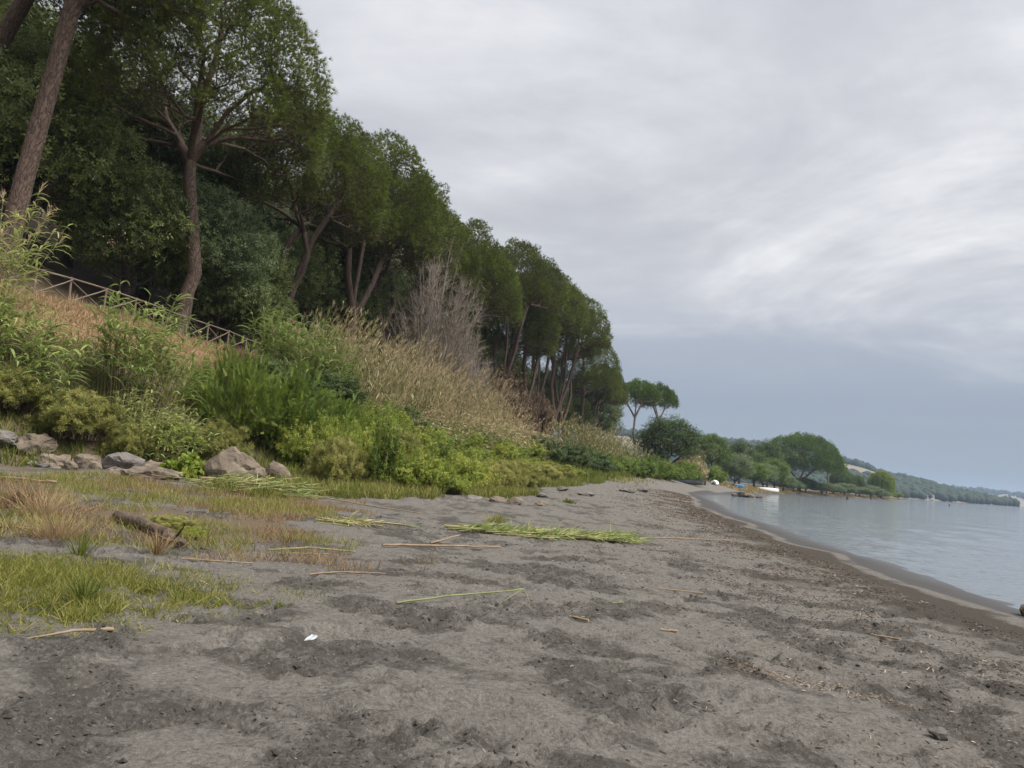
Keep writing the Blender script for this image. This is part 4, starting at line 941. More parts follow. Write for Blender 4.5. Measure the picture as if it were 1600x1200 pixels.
# ------------------------------------------------------------------ grass
def grass(name, label, xs, ys, h, w, mt, seed, tilt=.3, tint=(.1, .8), cat='grass', dz=0.):
    rng = np.random.default_rng(seed); n = len(xs); P = np.stack([xs, ys, ground(xs, ys)-.02+dz], -1); o = P.mean(0)
    L = h*rng.uniform(.45, 1.15, n); mb = MB()
    scatter(mb, BLADE, P-o, upright(n, rng, tilt), np.stack([w*rng.uniform(.6, 1.3, n), L, L], -1), np.clip(rng.uniform(tint[0], tint[1], n)+.25*(fbm(xs/1.3, ys/1.3, 2, seed)-.5), 0, 1))
    return tag(mb.build(name, M[mt], None, o), label, cat, kind='stuff')
def on_bank(n, y0, y1, t0, t1, seed, patch=None, sc=1.5):
    rng = np.random.default_rng(seed); yy = rng.uniform(y0, y1, n); tt = rng.uniform(t0, t1, n)
    xx = prof(FOOT, yy)+(prof(FENCE, yy)-prof(FOOT, yy))*tt
    if patch is not None:
        k = fbm(xx/sc, yy/sc, 3, seed+3) > patch; xx, yy = xx[k], yy[k]
    return xx, yy
grass('dry_grass', 'orange dry grass on top of the bank below the near fence', *on_bank(28000, 23, 52, .55, 1.0, 501), .32, .014, 'drygrass', 502, .45, (.1, .9))
grass('dry_grass', 'pale oat grass along the fence line', *on_bank(5200, 25, 52, .93, 1.04, 503, .55), .6, .008, 'drygrass', 504, .18, (.6, 1))
grass('bank_grass', 'mixed green weeds and grass covering the lower bank', *on_bank(30000, 17, 62, -.02, .62, 505, .36), .55, .016, 'grass', 506, .35, (.0, .65))
grass('bank_grass', 'grass on the far part of the bank', *on_bank(26000, 60, 122, -.10, .5, 507, .36), .85, .032, 'grass', 508, .3, (.0, .55))
grass('fringe_grass', 'bright grass strip where the bank meets the sand', *on_bank(20000, 23.5, 62, -.16, .10, 509, .40), .55, .013, 'grass', 510, .3, (.0, .75))
rg = np.random.default_rng(515)
fx = rg.uniform(-7.5, 1.5, 60000); fy = rg.uniform(18.5, 34, 60000)
edge = -5.5+.62*(fy-18.5)-.006*(fy-18.5)**2+(fbm(fx/1.2, fy/1.2, 3, 77)-.5)*2.6   # where the weeds give way to sand
kp = (fx < edge) & (fx > edge-5.0) & (fbm(fx/.9, fy/.9, 2, 79) > .30)
grass('fringe_grass', 'yellow green grass and weeds around the cut reeds at the bank foot', fx[kp], fy[kp], .42, .010, 'grass', 516, .35, (.0, .95))
mx_ = rg.normal(-4.0, 1.5, 50000); my_ = rg.normal(6.2, 1.0, 50000)
md = ((mx_+5.1)/2.6)**2+((my_-6.35-.12*(mx_+3))/1.5)**2+(fbm(mx_/.35, my_/.35, 3, 83)-.5)*2.6
kp = (md < 1.0) & (my_ > 3.6) & (rg.uniform(size=len(mx_)) < np.clip(1.35-md, .1, .85))
grass('meadow_grass', 'green and yellow grass patch in the left foreground', mx_[kp], my_[kp], .17, .0040, 'grass', 518, .75, (.2, 1.))
kp = (md > .45) & (md < 1.75) & (rg.uniform(size=len(mx_)) < .45)
grass('meadow_grass', 'trampled short grass around the foreground patch', mx_[kp], my_[kp], .085, .0045, 'grass', 519, .95, (.1, .9))
bx_ = rg.uniform(-11, 1.0, 60000); by_ = rg.uniform(8.6, 21, 60000)
lim = .2-.25*(by_-8)-.5 if False else -1.9-.16*(by_-9)
kp = (bx_ < lim+(fbm(bx_/1.6, by_/1.6, 3, 91)-.5)*4) & (fbm(bx_/.8, by_/.8, 3, 93) > .55)
grass('rusty_grass', 'thin rusty grass scattered over the back of the left beach', bx_[kp], by_[kp], .20, .0045, 'rust', 520, .5, (.1, .9))
kp = (bx_ < lim-.8+(fbm(bx_/1.6, by_/1.6, 3, 95)-.5)*4) & (fbm(bx_/.7, by_/.7, 3, 97) > .53)
grass('sparse_grass', 'sparse olive grass in front of the rocks', bx_[kp], by_[kp], .22, .005, 'grass', 521, .45, (.25, 1.))
cy_ = rg.uniform(150, 428, 10000); ci = rg.uniform(1.0, 13, 10000)
cx_ = prof(SHORE, cy_)-ci
for bx__, by__, br__ in ((51.6, 171., 5.), (77.2, 227.5, 6.5), (40.9, 151., 5.)):
    ok_ = np.hypot(cx_-bx__, cy_-by__) > br__; cx_, cy_ = cx_[ok_], cy_[ok_]
grass('shore_grass', 'yellow grass strip along the shore of the far point', cx_, cy_, .75, .07, 'rust', 522, .35, (.45, 1.))
kp = rg.uniform(size=len(cx_)) < .5
grass('shore_grass', 'green grass mixed along the shore of the far point', cx_[kp], cy_[kp]+.4, .8, .07, 'grass', 523, .35, (.3, 1.))
cy_ = rg.uniform(62, 150, 9000); cx_ = prof(FOOT, cy_)+rg.normal(.6, 1.3, 9000)
kp = fbm(cx_/3, cy_/3, 2, 99) > .5
grass('shore_grass', 'grass tufts along the back of the far beach', cx_[kp], cy_[kp], .5, .03, 'grass', 524, .4, (.2, 1.))
def tuft(name, label, x, y, r, n, h, w, mt, seed, tilt=.3, tint=(.1, .8)):
    rng = np.random.default_rng(seed); a = rng.uniform(0, 6.28, n); q = np.abs(rng.normal(0, .5, n))*r
    P = np.stack([np.cos(a)*q, np.sin(a)*q, 0*q], -1); z0 = G(x, y); P[:, 2] = ground(x+P[:, 0], y+P[:, 1])-z0-.02
    L = h*rng.uniform(.5, 1.1, n); B = upright(n, rng, tilt, a+rng.normal(0, .4, n)); mb = MB()
    B[:, :, 2] = unit(B[:, :, 2]+np.stack([np.cos(a), np.sin(a), 0*a], -1)*(q/r*.6)[:, None])
    scatter(mb, BLADE, P, B, np.stack([w*np.ones(n), L, L], -1), rng.uniform(tint[0], tint[1], n))
    return tag(mb.build(name, M[mt], None, (x, y, z0)), label, 'grass tuft')
tuft('grass_tuft', 'bright green grass tuft standing out of the foreground patch', -3.05, 5.85, .10, 110, .30, .0035, 'grass', 601, .25, (.0, .25))
tuft('grass_tuft', 'orange feathery grass tuft at the left behind the foreground patch', -5.0, 8.9, .30, 380, .40, .0035, 'rust', 602, .35, (.4, 1))
tuft('grass_tuft', 'rusty brown grass clump at the far left', -6.9, 11.2, .24, 300, .42, .006, 'rust', 603, .25, (.0, .5))
tuft('grass_tuft', 'straw coloured tuft fanning out beside the rusty clump', -6.2, 10.6, .35, 260, .62, .004, 'drygrass', 604, .5, (.4, 1))
tuft('grass_tuft', 'upright tuft with dry stalks before the dark log', -3.85, 8.85, .09, 90, .34, .004, 'rust', 605, .18, (.3, .9))
tuft('grass_tuft', 'green weed tuft rising at the back of the foreground patch', -4.3, 8.1, .10, 70, .34, .005, 'grass', 606, .25, (.0, .4))
tuft('grass_tuft', 'small brown green tuft on the open sand near the cut reed row', -.15, 18.9, .28, 240, .26, .006, 'grass', 607, .4, (.4, 1.))
tuft('grass_tuft', 'green plant tuft on the sand right of the small rocks', 2.45, 29.7, .30, 200, .22, .012, 'grass', 608, .6, (.0, .4))

# ------------------------------------------------------------------ rocks
def rock(label, x, y, size, seed, key='rock', rz=0, sink=.24, cuts=9, name='boulder', cat='boulder', peak=0., group=None, rot=(0, 0)):
    rng = np.random.default_rng(seed); bm = bmesh.new(); bmesh.ops.create_icosphere(bm, subdivisions=4 if size[0] > .95 else 3, radius=1)
    V = np.array([v.co[:] for v in bm.verts]); F = np.array([[v.index for v in f.verts] for f in bm.faces]); bm.free()
    for _ in range(cuts):
        d = unit(rng.normal(size=3)+[0, 0, .2]); k = rng.uniform(.55, .82); e = V@d-k; V = V-np.where(e > 0, e, 0)[:, None]*d*.93
    nn = unit(V)
    V = V+nn*(fbm(nn[:, 0]*2+nn[:, 2]*1.3+9, nn[:, 1]*2+nn[:, 2]*1.7+9, 4, seed)[:, None]-.5)*.42
    V = V+nn*(fbm(nn[:, 0]*7+nn[:, 2]*5+9, nn[:, 1]*7-nn[:, 2]*4+20, 4, seed+5)[:, None]-.5)*.20
    if peak: V[:, 0] *= 1-peak*np.clip(V[:, 2], -.2, 1); V[:, 1] *= 1-peak*np.clip(V[:, 2], -.2, 1)
    V = V*np.array(size)*[.5, .5, .44]; V[:, 2] -= V[:, 2].min()
    mb = MB(); mb.add(V, F, .5, 0, False); me = mb.mesh(name, M[key])
    for p in me.polygons: p.use_smooth = True
    me.set_sharp_from_angle(angle=R(32))
    return tag(link(name, me, None, (x, y, G(x, y)-sink*size[2]), (rot[0], rot[1], R(rz))), label, cat, group)
RW = 'rocks lined up at the foot of the bank'
rock('grey rock cut by the left edge of the rock line', -13.7, 20.9, (1.1, .8, .75), 1, 'greyrock', 20, group=RW)
rock('brown slanted slab, second from the left in the rock line', -13.0, 21.5, (1.2, .8, .95), 2, 'rock', 60, group=RW)
rock('large tan rock left of the dark gap in the rock line', -12.35, 21.4, (1.25, .9, .9), 3, 'rock', 0, group=RW)
rock('brownish rock just left of the dark gap', -11.75, 21.9, (.85, .8, .8), 4, 'rock', 130, group=RW)
rock('broad grey rock right of the dark gap', -10.95, 22.3, (1.45, .9, .95), 5, 'greyrock', 10, group=RW)
rock('low brown rock behind the long flat rock', -10.15, 22.3, (.9, .7, .7), 6, 'rock', 30, group=RW)
rock('long flat tan rock lying before the green plant', -9.6, 21.0, (1.75, .75, .5), 7, 'rock', -4, group=RW, cuts=6)
rock('small pale stone under the large tan rock', -11.85, 21.2, (.42, .32, .38), 8, 'rock', 0, group=RW)
rock('small grey stone by the left end of the rock line', -12.75, 20.9, (.34, .26, .22), 9, 'greyrock', 0, group=RW)
rock('second small grey stone by the left end', -12.4, 20.85, (.38, .26, .2), 10, 'greyrock', 50, group=RW)
rock('little round stone at the foot of the broad grey rock', -10.9, 21.6, (.36, .3, .28), 11, 'greyrock', 50, group=RW)
rock('flat stone at the left end of the long rock', -10.5, 21.2, (.8, .5, .3), 15, 'rock', 20, group=RW)
rock('grey slab half hidden left of the pointed boulder', -8.6, 23.6, (1.0, .7, .75), 12, 'greyrock', 90, group=RW)
rock('big pointed brown boulder standing apart', -7.85, 22.6, (1.7, 1.3, 1.5), 13, 'rock', 15, .16, 7, peak=.42)
rock('small upright boulder right of the pointed one', -6.95, 23.7, (.95, .8, 1.15), 14, 'rock', 70, .16, 9, peak=.2)
rock('left lump of the paired rocks on the open sand', -.2, 25.2, (.7, .5, .42), 16, 'rock', 10)
rock('right lump of the paired rocks on the open sand', .35, 25.3, (.75, .5, .45), 17, 'rock', 130)
rock('flat grey rock left of the paired rocks', -.95, 25.8, (.7, .5, .3), 18, 'greyrock', 40)
rock('small rock right of the paired rocks', 1.25, 26.2, (.55, .4, .26), 19, 'rock', 40)
rock('flat dark stone further along the sand edge', 4.1, 38.5, (1.1, .5, .28), 20, 'greyrock', 10)
rock('pale flat stone at the grass end further along', 3.0, 40.5, (1.0, .6, .35), 21, 'greyrock', 60)
rock('low stone beside the pale flat stone', 1.6, 31.6, (.9, .5, .3), 22, 'greyrock', 100)
rock('tan rock in the shallows at the right edge', 8.3, 12.05, (.7, .55, .42), 23, 'rock', 30, .2)
rock('small blue grey stone in the lower right foreground', 2.79, 4.95, (.135, .115, .12), 24, 'greyrock', 20, .15, name='stone', cat='stone')
for i, (x, y, s, lb) in enumerate([(8.2, 52., .8, 'dark stone heap by the far tideline'), (10.2, 57.5, .9, 'dark lump on the far sand')]):
    rock(lb, x, y, (s*1.4, s, s*.5), 30+i, 'greyrock', 40*i, name='stone', cat='stone')

# ------------------------------------------------------------------ driftwood, cut reeds, litter
def log(name, label, pts, r0, r1, key, cat, seed, k=8, twigs=0):
    rng = np.random.default_rng(seed); o = np.array([pts[0][0], pts[0][1], G(*pts[0][:2])])
    n = 14; pp = np.array([[p[0], p[1], G(p[0], p[1])+(p[2] if len(p) > 2 else 0)] for p in pts])
    s = np.linspace(0, len(pp)-1, n); P = np.stack([np.interp(s, np.arange(len(pp)), pp[:, c]) for c in range(3)], -1)-o
    rr = np.linspace(r0, r1, n); P[:, 2] += rr*.75; P[1:-1] += rng.normal(0, r0*.22, (n-2, 3))
    mb = MB(); tube(mb, P, rr*rng.uniform(.85, 1.15, n), k)
    for _ in range(twigs):
        i = rng.integers(2, n-1); d = rng.normal(size=3)*[1, 1, .4]+[0, 0, .25]; tube(mb, [P[i], P[i]+d*.12, P[i]+d*.28+[0, 0, .04]], [rr[i]*.4, rr[i]*.3, .004], 5)
    return tag(mb.build(name, M[key], None, o), label, cat)
log('driftwood_log', 'dark gnarled driftwood log behind the foreground grass', [(-5.35, 10.9, .02), (-4.7, 10.4, .05), (-4.15, 9.9, .02), (-3.85, 9.45, .0)], .085, .05, 'driftwood', 'driftwood', 1, 9, 4)
log('dry_cane_stalk', 'long straight tan cane lying across the middle of the sand', [(-1.73, 11.5, .03), (-.9, 12.3, .05), (0.0, 13.3, .02)], .017, .013, 'drycane', 'cane stalk', 2, 7)
log('dry_cane_stalk', 'slanting pale cane piece above the long tan cane', [(-1.15, 12.9, .0), (-.72, 13.6, .12)], .013, .013, 'drycane', 'cane stalk', 3, 6)
log('green_cane_stalk', 'fresh green cane with drooping tip on the open sand', [(-.9, 7.15, .01), (-.45, 7.65, .05), (.1, 8.1, .07), (.27, 8.25, .08)], .009, .008, 'greencane', 'cane stalk', 4, 6)
log('cane_leaf', 'left drooping leaf of the fresh green cane', [(.26, 8.24, .08), (.15, 8.05, .04), (.03, 7.75, .005)], .006, .003, 'greencane', 'leaf', 5, 4)
log('cane_leaf', 'right drooping leaf of the fresh green cane', [(.26, 8.24, .08), (.31, 8.12, .05), (.34, 7.85, .005)], .006, .003, 'greencane', 'leaf', 6, 4)
log('dry_cane_stalk', 'thin straw stalk lying towards the water past the cut reeds', [(3.0, 18.2, .02), (4.6, 19.9, .02), (6.4, 21.4, .02)], .014, .01, 'drycane', 'cane stalk', 7, 5)
log('green_cane_stalk', 'green cane lying right of the dark log', [(-2.95, 10.0, .02), (-2.5, 10.35, .05), (-1.95, 10.6, .02)], .014, .012, 'greencane', 'cane stalk', 8, 6)
log('green_cane_stalk', 'shorter green cane beside the one right of the dark log', [(-2.75, 9.75, .02), (-2.2, 10.05, .02)], .011, .01, 'greencane', 'cane stalk', 9, 6)
log('dry_cane_stalk', 'pale husk and stem at the edge of the foreground grass tip', [(-2.0, 8.35, .01), (-1.75, 8.5, .03), (-1.25, 8.75, .01)], .013, .006, 'drycane', 'cane stalk', 10, 6)
log('dry_cane_stalk', 'tan stick at the back edge of the foreground grass', [(-3.45, 8.55, .02), (-2.75, 8.8, .02)], .010, .008, 'drycane', 'cane stalk', 11, 6)
log('driftwood_stick', 'short brown stick right of the fresh green cane', [(.62, 7.52, .0), (.86, 7.28, .015)], .008, .014, 'drycane', 'stick', 12, 6)
log('driftwood_stick', 'tiny pale stick further right on the sand', [(1.52, 7.25, .01), (1.68, 7.28, .01)], .011, .011, 'drycane', 'stick', 13, 6)
log('green_cane_stalk', 'thin green twig on the sand right of the fresh cane', [(1.12, 8.35, .01), (1.38, 8.6, .03)], .006, .005, 'greencane', 'cane stalk', 14, 5)
log('driftwood_stick', 'thin tan stick before the litter band', [(2.1, 10.3, .01), (2.75, 10.4, .015)], .009, .007, 'drycane', 'stick', 15, 5)
log('driftwood_stick', 'white stick in the litter band', [(4.05, 8.5, .01), (4.25, 8.3, .02)], .010, .012, 'drycane', 'stick', 16, 6)
log('dry_cane_stalk', 'pale cane lying on sand at the left edge below the rocks', [(-10.4, 15.9, .02), (-9.3, 16.2, .03)], .03, .03, 'drycane', 'cane stalk', 17, 6)
log('dry_cane_stalk', 'pale cane on the ground left of the orange tuft', [(-5.9, 9.2, .02), (-5.2, 9.35, .03)], .016, .013, 'drycane', 'cane stalk', 18, 6)
log('dry_cane_stalk', 'long pale cane trailing from the cut reed heap to the sand', [(-4.9, 19.6, .1), (-3.6, 19.3, .04), (-2.0, 18.9, .02)], .02, .014, 'drycane', 'cane stalk', 19, 6)
log('husk', 'dry folded leaf husk at the left edge of the foreground grass', [(-2.78, 4.75, .0), (-2.6, 4.95, .03), (-2.45, 5.12, .02)], .005, .014, 'drycane', 'dry leaf', 20, 5)
def reed_pile(label, pts, n, ln, seed, spread, height, dirv, leafy=6, tan=.4):
    rng = np.random.default_rng(seed); pts = np.array(pts, float); s = rng.uniform(0, len(pts)-1, n)
    cx = np.interp(s, np.arange(len(pts)), pts[:, 0])+rng.normal(0, spread, n); cy = np.interp(s, np.arange(len(pts)), pts[:, 1])+rng.normal(0, spread, n)
    a = math.atan2(dirv[1], dirv[0])+rng.normal(0, .28, n); L = ln*rng.uniform(.4, 1.1, n)
    m = 4; t = np.linspace(-.5, .5, m)[None, :]
    PX = cx[:, None]+np.cos(a)[:, None]*L[:, None]*t; PY = cy[:, None]+np.sin(a)[:, None]*L[:, None]*t
    el = rng.uniform(0.01, height, n)[:, None]+rng.uniform(0, height*.9, n)[:, None]*(t+.5)*(rng.uniform(size=(n, 1)) < .5)
    PZ = ground(PX, PY)+el; o = np.array([pts[:, 0].mean(), pts[:, 1].mean(), G(pts[:, 0].mean(), pts[:, 1].mean())])
    S = np.stack([PX, PY, PZ], -1)-o; mb = MB()
    tubes(mb, S, np.full((n, m), .011)*rng.uniform(.6, 1.3, (n, 1)), 4, np.where(rng.uniform(size=n) < tan, rng.uniform(.7, 1, n), rng.uniform(.1, .5, n)), 1)
    q = n*leafy; si = np.repeat(np.arange(n), leafy); fr = rng.uniform(0, 1, q)[:, None]; P = S[si, 1]*(1-fr)+S[si, 3]*fr
    D = unit(np.stack([np.cos(a[si]), np.sin(a[si]), rng.normal(.05, .2, q)], -1)+rng.normal(0, .45, (q, 3))*[1, 1, .5]); B = frames(D, rng); l = rng.uniform(.15, .42, q)
    scatter(mb, BLADE, P, B, np.stack([.012*np.ones(q), l, l], -1), np.clip(np.where(rng.uniform(size=q) < tan, rng.uniform(.85, 1, q), rng.uniform(.3, .9, q)), 0, 1), 0)
    root = thing('reed_pile', label, 'cut reeds', o); mb.build('stalks', [M['cane'], M['stem']], root)
reed_pile('row of flattened green cut reeds across the middle sand', [(-.7, 15.9), (.4, 16.2), (1.6, 16.8), (2.8, 17.6)], 150, 1.3, 31, .16, .10, (1, .45), 9, .35)
reed_pile('heap of cut green reeds with straw stalks poking out at the bank foot', [(-7.2, 19.2), (-6.2, 19.4), (-5.3, 19.7)], 120, 1.35, 32, .26, .30, (1, .35), 8, .35)
reed_pile('thin strew of withered reeds left of the flattened row', [(-3.1, 14.2), (-2.4, 15.0)], 22, .9, 33, .2, .05, (1, -.4), 4, .6)
shrub('pale', -4.6, 10.7, .42, .22, 'wilted pale leaf heap over the dark log', 0, 'wilted_plant', 'plant')
shrub('lush', -4.05, 10.3, .22, .16, 'wilted green leaves at the right end of the dark log', 40, 'wilted_plant', 'plant')
rock('grey stone half buried in the wilted leaves', -4.5, 10.95, (.5, .3, .26), 41, 'greyrock', 10, name='stone', cat='stone')
# paper scrap in its hollow
mp_, nn_, ll_, bb_ = mat('white_paper'); bb_.inputs['Base Color'].default_value = (.42, .45, .48, 1); bb_.inputs['Roughness'].default_value = .6; M['paper'] = mp_
mb = MB(); gx_, gy_ = np.meshgrid(np.linspace(-.03, .03, 6), np.linspace(-.07, .07, 9)); gz_ = .006*np.sin(gx_*90)+.008*np.sin(gy_*60+1); ii = np.arange(54).reshape(9, 6)
Fq = np.stack([ii[:-1, :-1], ii[:-1, 1:], ii[1:, 1:], ii[1:, :-1]], -1).reshape(-1, 4)
mb.add(np.stack([gx_, gy_, gz_], -1).reshape(-1, 3), Fq); mb.add(np.stack([gx_, gy_, gz_-.0015], -1).reshape(-1, 3), Fq[:, ::-1])
tag(mb.build('paper_scrap', M['paper'], None, (-1.29, 5.53, G(-1.29, 5.53)+.0)), 'crumpled white paper scrap in a hollow of the sand', 'litter').rotation_euler = (R(38), R(8), R(-28))
# chips and twigs of the tideline, pebbles and shell bits on the sand
CHIP = (np.array([(-.5, -.12, 0), (.5, -.10, 0), (.45, .13, .04), (-.5, .10, .03), (0, 0, .16)], float), np.array([(0, 1, 4), (1, 2, 4), (2, 3, 4), (3, 0, 4)]))
M['chip'] = leafmat('tideline_chip', [(.0, (.024, .019, .015)), (.45, (.068, .052, .039)), (.8, (.175, .128, .088)), (1, (.40, .34, .27))], .0, .9, 0, 1.)
def chips(name, label, xs, ys, s, tint, seed, dz=.004, flat=.5):
    rng = np.random.default_rng(seed); n = len(xs); zs = np.array(surface(xs, ys))+dz
    P = np.stack([xs, ys, zs], -1); o = P.mean(0); mb = MB()
    scatter(mb, CHIP, P-o, upright(n, rng, .3), np.stack([s*rng.uniform(.5, 1.5, n), s*rng.uniform(.5, 1.2, n), s*rng.uniform(.6, 1.5, n)], -1), tint)
    return tag(mb.build(name, M['chip'], None, o), label, 'debris', kind='stuff')
_bz = np.empty(len(beach.data.vertices)*3, np.float32); beach.data.vertices.foreach_get('co', _bz); _bz = _bz.reshape(ny, nx, 3)[:, :, 2]
def surface(xs, ys):
    i = np.clip(np.searchsorted(gy, ys)-1, 0, ny-2); j = np.clip(np.searchsorted(gx, xs)-1, 0, nx-2)
    v = (ys-gy[i])/(gy[i+1]-gy[i]); u = (xs-gx[j])/(gx[j+1]-gx[j])
    return (_bz[i, j]*(1-u)+_bz[i, j+1]*u)*(1-v)+(_bz[i+1, j]*(1-u)+_bz[i+1, j+1]*u)*v
yy = 3.2+rg.uniform(0, 1, 26000)**1.5*70; dd = 1.9+rg.gamma(2.2, .85, 26000)+.4*np.clip((yy-14)/30, 0, 1)
xx = prof(SHORE, yy)-dd; kp = fbm(xx/.8, yy/.8, 3, 131) > .42
chips('tideline_debris', 'brown wood chips and weed washed up in a band along the water', xx[kp], yy[kp], .032*(1+yy[kp]/22), np.clip(rg.beta(1.6, 2.2, kp.sum())+.1, 0, 1), 701)
yy = rg.uniform(3.4, 16, 6000); xx = rg.uniform(-6, 7.5, 6000); kp = (prof(SHORE, yy)-xx > 2.5) & (fbm(xx/.9, yy/.7, 3, 133) > .52)
chips('sand_debris', 'dark crumbs and twigs scattered over the open sand', xx[kp], yy[kp], .022, rg.beta(1.5, 2.5, kp.sum()), 702)
xx = rg.normal(2.35, .34, 420); yy = 5.95-.42*(xx-2.35)+rg.normal(0, .10, 420)
chips('wood_chips', 'patch of reddish wood chips in the right foreground', xx, yy, .034, rg.uniform(.6, .95, 420), 703)
yy = rg.uniform(3.3, 14, 260); xx = rg.uniform(-4, 6, 260)
chips('shell_bits', 'tiny pale shell bits on the sand', xx, yy, .016, np.full(260, 1.), 704)

LUMP = (np.array([(-.5, -.4, -.2), (.5, -.35, -.2), (.3, .5, -.2), (-.45, .35, -.2), (.1, -.1, .32), (-.15, .12, .26)], float), np.array([(0, 1, 4), (1, 2, 4), (2, 3, 5), (3, 0, 5), (0, 4, 5), (2, 5, 4)]))
M['crumb'] = leafmat('sand_clod', [(.0, (.040, .035, .029)), (.6, (.085, .076, .064)), (1, (.20, .18, .155))], .0, .95, 0, 1.5)
yy = 3.3+rg.uniform(0, 1, 60000)**1.5*15; xx = rg.uniform(-1, 1, 60000)*(2.5+.62*yy)
kp = (prof(SHORE, yy)-xx > 2.0) & (fbm(xx/.62, yy/.5, 5, 31)+rg.normal(0, .05, 60000) > .54); xx, yy = xx[kp][:11000], yy[kp][:11000]; n_ = len(xx)
mb = MB(); sz = .012+.022*rg.beta(1.1, 4, n_)*(1+yy/10); P_ = np.stack([xx, yy, surface(xx, yy)+.1*sz], -1); o_ = P_.mean(0)
scatter(mb, LUMP, P_-o_, upright(n_, rg, .25), np.stack([sz*1.5, sz*1.1, sz], -1), rg.uniform(0, .8, n_)**2)
tag(mb.build('sand_clods', M['crumb'], None, o_), 'small dark clods of damp sand kicked up across the beach', 'sand clods', kind='stuff')

# ------------------------------------------------------------------ boats on the far beach, bits in the water, house across the lake
def hull_pts(L, W, D, n=13, k=9):
    V = []
    for i in range(n):
        t = i/(n-1); w = W/2*(1-abs(2*t-.85)**2.6*(.92 if t > .42 else .35)); w = max(w, .03); keel = .10*D*abs(2*t-1)**2
        for j in range(k):
            a = math.pi*(j/(k-1)); V.append(((t-.5)*L, -math.cos(a)*w, D-(D-keel)*math.sin(a)**.75+(.10*D*(2*t-1)**2 if j in (0, k-1) else 0)))
    V = np.array(V); F = [(i*k+j, (i+1)*k+j, (i+1)*k+j+1, i*k+j+1) for i in range(n-1) for j in range(k-1)]
    return V, np.array(F), n, k
def paint(name, c, c2, rough=.45):
    return solid(name, c, c2, 2.2, rough, .1, 12)
M['white'] = paint('white_gelcoat', (.62, .62, .60), (.76, .76, .74)); M['blue'] = paint('blue_paint', (.03, .16, .34), (.06, .25, .46)); M['grey'] = paint('grey_paint', (.13, .15, .155), (.22, .24, .24)); M['rub'] = paint('dark_rubber', (.03, .03, .03), (.06, .055, .05), .7)
def boat(label, x, y, L, W, D, key, rz, over=False, tilt=0, dz=0., cover=None):
    V, F, n, k = hull_pts(L, W, D); root = thing('rowing_boat', label, 'boat', (x, y, G(x, y)+dz), 'boats drawn up on the far beach', (R(tilt), 0, R(rz)))
    if over: V = V*[1, 1, -1]+[0, 0, D*1.1]; F = F[:, ::-1]
    mb = MB(); mb.add(V, F, .5, 0, True); mb.add(V*[.96, .93, 1]+[0, 0, .03*(-1 if over else 1)], F[:, ::-1], .5, 0, True)
    stern = [0+j for j in range(k)]; c = V[stern].mean(0); mb.add(np.concatenate([V[stern], c[None]]), [(j, j+1, k) for j in range(k-1)])
    mb.build('hull', M[key], root)
    for side in (0, k-1):
        g = MB(); tube(g, V[side::k], .035, 6); g.build('gunwale', M['rub'], root)
    if over:
        g = MB(); tube(g, V[k//2::k]+[0, 0, .02], .045, 6); g.build('keel', M[key], root)
    elif cover:
        top = MB(); Vc = np.array([(V[i*k][0], V[i*k][1]*(1-u)+V[i*k+k-1][1]*u, V[i*k][2]+.03+.22*D*math.sin(math.pi*u)) for i in range(n) for u in np.linspace(0, 1, 7)])
        top.add(Vc, [(i*7+j, (i+1)*7+j, (i+1)*7+j+1, i*7+j+1) for i in range(n-1) for j in range(6)], .5, 0, True); top.build('cover', M[cover], root)
    else:
        for fx_ in (-.22, .05, .28):
            g = MB(); b0 = V[(int((fx_+.5)*(n-1)))*k]; w = abs(b0[1])*.97; zt = D*.8
            g.add([(fx_*L+a_*.13, b_*w, zt+c_*.02) for c_ in (-1, 1) for b_ in (-1, 1) for a_ in (-1, 1)], [(0, 2, 3, 1), (4, 5, 7, 6), (0, 1, 5, 4), (2, 6, 7, 3), (0, 4, 6, 2), (1, 3, 7, 5)]); g.build('thwart', M['grey'], root)
    return root
boat('long grey open boat drawn up before the bushes, leftmost of the boats', 29.8, 125.5, 4.4, 1.5, .62, 'grey', 160, False, 8)
boat('second grey boat lying behind the leftmost one', 31.0, 128.0, 4.2, 1.4, .6, 'grey', 168, False, -14)
boat('small white boat seen end on, between the grey boats and the blue one', 40.9, 151.0, 2.6, 1.55, .75, 'white', 60, True, 0, .1)
boat('small blue covered boat at the top of the far beach', 51.6, 171., 2.9, 1.5, .65, 'blue', 20, False, 0, 0, 'blue')
boat('white boat lying upside down near the water of the far beach', 77.2, 227.5, 6.0, 1.9, .95, 'white', 170, True, 0, .05)
M['mast'] = M['grey']
log('boat_pole', 'thin pole standing by the grey boats', [(31.2, 128.9, 0), (31.2, 128.9, 2.6)], .05, .04, 'grey', 'pole', 51, 6)
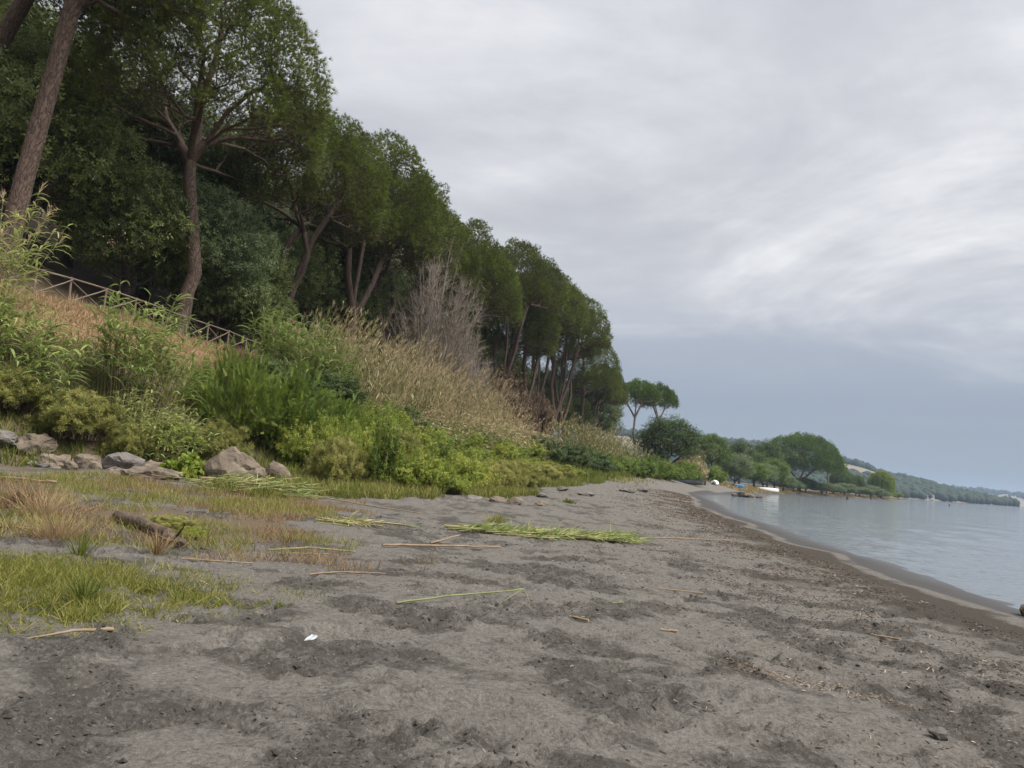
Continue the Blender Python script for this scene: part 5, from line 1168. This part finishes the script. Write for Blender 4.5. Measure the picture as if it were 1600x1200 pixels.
for i, (x, y, s, lb) in enumerate([(36.6, 119.5, 1.5, 'largest stone of the rubble heap in the shallows of the far bay'), (38.0, 120.2, 1.2, 'right stone of the rubble heap in the shallows'), (35.2, 118.8, 1.1, 'left stone of the rubble heap in the shallows'), (37.4, 118.6, .9, 'front stone of the rubble heap in the shallows'), (39.6, 120.6, .9, 'outermost low stone of the rubble heap')]):
    o = rock(lb, x, y, (s*1.5, s, s*.75), 60+i, 'rock' if i % 2 else 'greyrock', 37*i, .3, group='rubble heap in the bay'); o.location.z = -.12
def stub(label, x, y, h, r):
    mb = MB(); tube(mb, [(0, 0, -1.2), (.02, 0, h*.5), (.05, 0, h)], [r, r*.95, r*.85], 8)
    tag(mb.build('mooring_post', M['driftwood'], None, (x, y, 0)), label, 'post')
stub('short dark post in the water before the far point', 92., 208., .75, .33)
stub('dark stub in the water right of the far point shore', 160., 338., .9, .55)
stub('tiny dark post far out right of the point', 139., 242., .5, .22)
M['plaster'] = solid('pale_plaster', (.40, .39, .37), (.50, .48, .46), .3, .8); M['tile'] = solid('roof_tile', (.28, .15, .10), (.38, .22, .15), 1., .8); M['pane'] = solid('dark_pane', (.02, .025, .03), (.04, .045, .05), 1., .2)
hx, hy = 572., 1042.; ht = thing('lake_house', 'small white house on the wooded shore across the lake', 'house', (hx, hy, 3.5), None, (0, 0, 0), (.62, .62, .62))
def boxmb(x0, x1, y0, y1, z0, z1):
    g = MB(); g.add([(x, y, z) for z in (z0, z1) for y in (y0, y1) for x in (x0, x1)], [(0, 2, 3, 1), (4, 5, 7, 6), (0, 1, 5, 4), (2, 6, 7, 3), (0, 4, 6, 2), (1, 3, 7, 5)]); return g
boxmb(-8, 8, -4, 4, -4, 5).build('wall', M['plaster'], ht)
g = MB(); g.add([(-8.8, -4.8, 5), (8.8, -4.8, 5), (8.8, 4.8, 5), (-8.8, 4.8, 5), (-5, 0, 7.2), (5, 0, 7.2)], [(0, 1, 5), (0, 5, 4), (1, 2, 5), (2, 3, 4), (2, 4, 5), (3, 0, 4), (0, 3, 2), (0, 2, 1)]); g.build('roof', M['tile'], ht)
for wx in (-5.2, -1.8, 1.8, 5.2): boxmb(wx-.7, wx+.7, -4.06, -3.9, 1.4, 3.4).build('window', M['pane'], ht)
